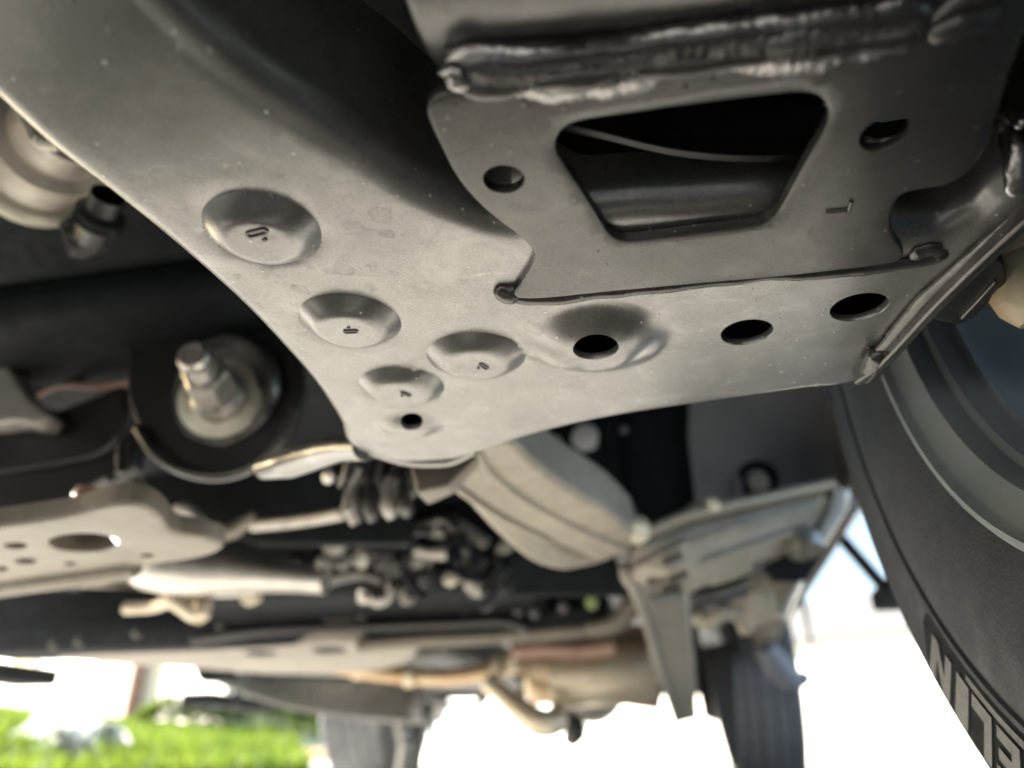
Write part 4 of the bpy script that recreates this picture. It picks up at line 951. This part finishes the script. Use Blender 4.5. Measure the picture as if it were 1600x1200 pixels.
lathe('green_cap', PY(925, 942, 1.30), (0, -1, -0.1), [(0, 0.011), (0.01, 0.010), (0.012, 0.007), (0.012, 0.0001)], 'dullgreen', tc, 20)
# ---- flat guard behind it, catches light from the lawn side
zs = 0.285
gp = [(90,1028),(300,1018),(420,1012),(560,1004),(640,1016),(620,1040),(560,1050),(420,1052),(300,1044),(160,1036)]
gh = [[tuple(PZ(cx + rx*math.cos(a), cy + ry*math.sin(a), zs)[:2]) for a in np.linspace(0, 2*math.pi, 24)[:-1]] for cx, cy, rx, ry in ((408,1021,26,5), (515,1016,28,6))]
sk = group_part('fuel_tank_guard', T)
tray('guard_plate', [tuple(p) for p in spline(XY(gp, zs), 4, True)], gh, zs, 'sill', sk, 0.02, 0.05, lambda i, x, y: (0.012, 0.05), 0.03)
slab('guard_bracket', [PY(*q, 1.9) for q in ((300,1042),(350,1040),(360,1062),(312,1066))], (0, 0.05, 0), 'plastic', sk, 0.004)
box('fuel_tank', (-1.25, 2.0, 0.34), (-0.62, 3.1, 0.58), 'dark', T, 0.03)
loft('tank_strap', [[PY(*a, 2.05), PY(*b, 2.05), PY(*b, 2.05) + Vector((0, .12, .0)), PY(*a, 2.05) + Vector((0, .12, .0))] for a, b in (((330,1048), (330,1066)), ((420,1052), (420,1100)), ((520,1056), (520,1120)), ((640,1060), (640,1130)))], 'bracket', sk, 0.01)

# ---- exhaust
ex_ = group_part('exhaust', T)
mA, mB = PY(826, 1052, 2.0), PY(1018, 1040, 2.05)
ml = (mB - mA).length
lathe('muffler', mA, mB - mA, [(-0.012, 0.0001), (-0.012, 0.05), (0.0, 0.066), (0.012, 0.074), (ml*0.5, 0.078), (ml - 0.01, 0.074), (ml, 0.064), (ml + 0.012, 0.04), (ml + 0.012, 0.0001)], 'heat', ex_, 48)
lathe('muffler_shell', mA + Vector((0.02, -0.004, -0.014)), mB - mA, [(0.03, 0.0001), (0.03, 0.066), (0.04, 0.072), (ml*0.85, 0.073), (ml*0.95, 0.066), (ml*0.95, 0.0001)], 'pipe', ex_, 48)
tube('down_pipe', [PY(470,1022,1.85), PY(530,1040,1.9), PY(600,1052,1.95), PY(690,1058,1.97), PY(760,1050,1.98), PY(840,1030,1.98)], 0.021, 'heat', ex_, 8, 16)
for q, r in (((640,1056), 0.027), ((775,1045), 0.028), ((560,1046), 0.025), ((800,1035), 0.026)):
    lathe('pipe_clamp', PY(*q, 1.95), (1, 0.1, 0.05), [(-0.012, 0.015), (-0.012, r), (0.012, r), (0.012, 0.015)], 'pipe', ex_, 24)
tube('side_pipe', [PY(800,1018,1.9), PY(850,1014,1.9), PY(910,1016,1.9), PY(960,1010,1.9)], 0.020, 'rust', ex_, 5, 14)
tube('tail_pipe', [PY(762,1066,1.92), PY(800,1098,1.9), PY(840,1128,1.88), PY(866,1128,1.9), PY(872,1108,1.95)], [0.022, 0.026, 0.032, 0.030, 0.02], 'pipe', ex_, 6, 16)
slab('heat_shield', [PY(*q, 2.12) for q in ((820,985),(1010,975),(1040,1060),(1030,1110),(960,1100),(830,1060))], (0, 0.006, 0), 'rust', ex_, 0.002)
tube('hanger', [PY(880,1120,2.0), PY(900,1140,2.0), PY(890,1158,2.02)], [0.02, 0.03, 0.018], 'dark', ex_, 4, 10)

# ---- rear axle
ra = group_part('rear_axle', T)
lathe('axle_tube', (2*XC - 0.15, 3.65, 0.39), (1, 0, 0), [(0, 0.04), (1.36, 0.04)], 'frame', ra, 24)
lathe('differential', (XC + 0.1, 3.56, 0.385), (0, 1, 0), [(-0.14, 0.0001), (-0.14, 0.04), (-0.10, 0.06), (-0.05, 0.12), (0.02, 0.145), (0.12, 0.145), (0.18, 0.10), (0.19, 0.0001)], 'cast', ra, 40)
for s in (-1, 1):
    x = XC + s * 0.52
    tube('leaf_spring', [(x, 2.7, 0.50), (x, 3.2, 0.34), (x, 3.65, 0.32), (x, 4.1, 0.36), (x, 4.45, 0.52)], 0.03, 'dark', ra, 6, 8, 0.6)
    lathe('shock_absorber', (XC + s * 0.60, 3.45, 0.26), (-s*0.1, 0.3, 1), [(0, 0.0001), (0, 0.03), (0.2, 0.03), (0.2, 0.022), (0.42, 0.022)], 'dark', ra, 20)
    lathe('brake_drum', (XC + s * 0.65, 3.65, 0.39), (s, 0, 0), [(-0.06, 0.05), (-0.06, 0.14), (0.01, 0.15)], 'cast', ra, 32)
tube('prop_shaft', [(XC + 0.06, 1.5, 0.42), (XC + 0.1, 3.45, 0.385)], 0.04, 'frame', T, 1, 20)
for k in range(3):
    px = 620 + k * 26
    tube('brake_hose', [PY(px, 1120, 3.3), PY(px + 8, 1160, 3.3), PY(px + 2, 1210, 3.35)], 0.015 + 0.008 * (k % 2), ('cast', 'dark', 'liner')[k], ra, 4, 8)
slab('spring_hanger', [PY(*q, 3.0) for q in ((1095,1010),(1150,1000),(1158,1200),(1142,1200),(1122,1130))], (0, 0.05, 0), 'dark', ra, 0.01)
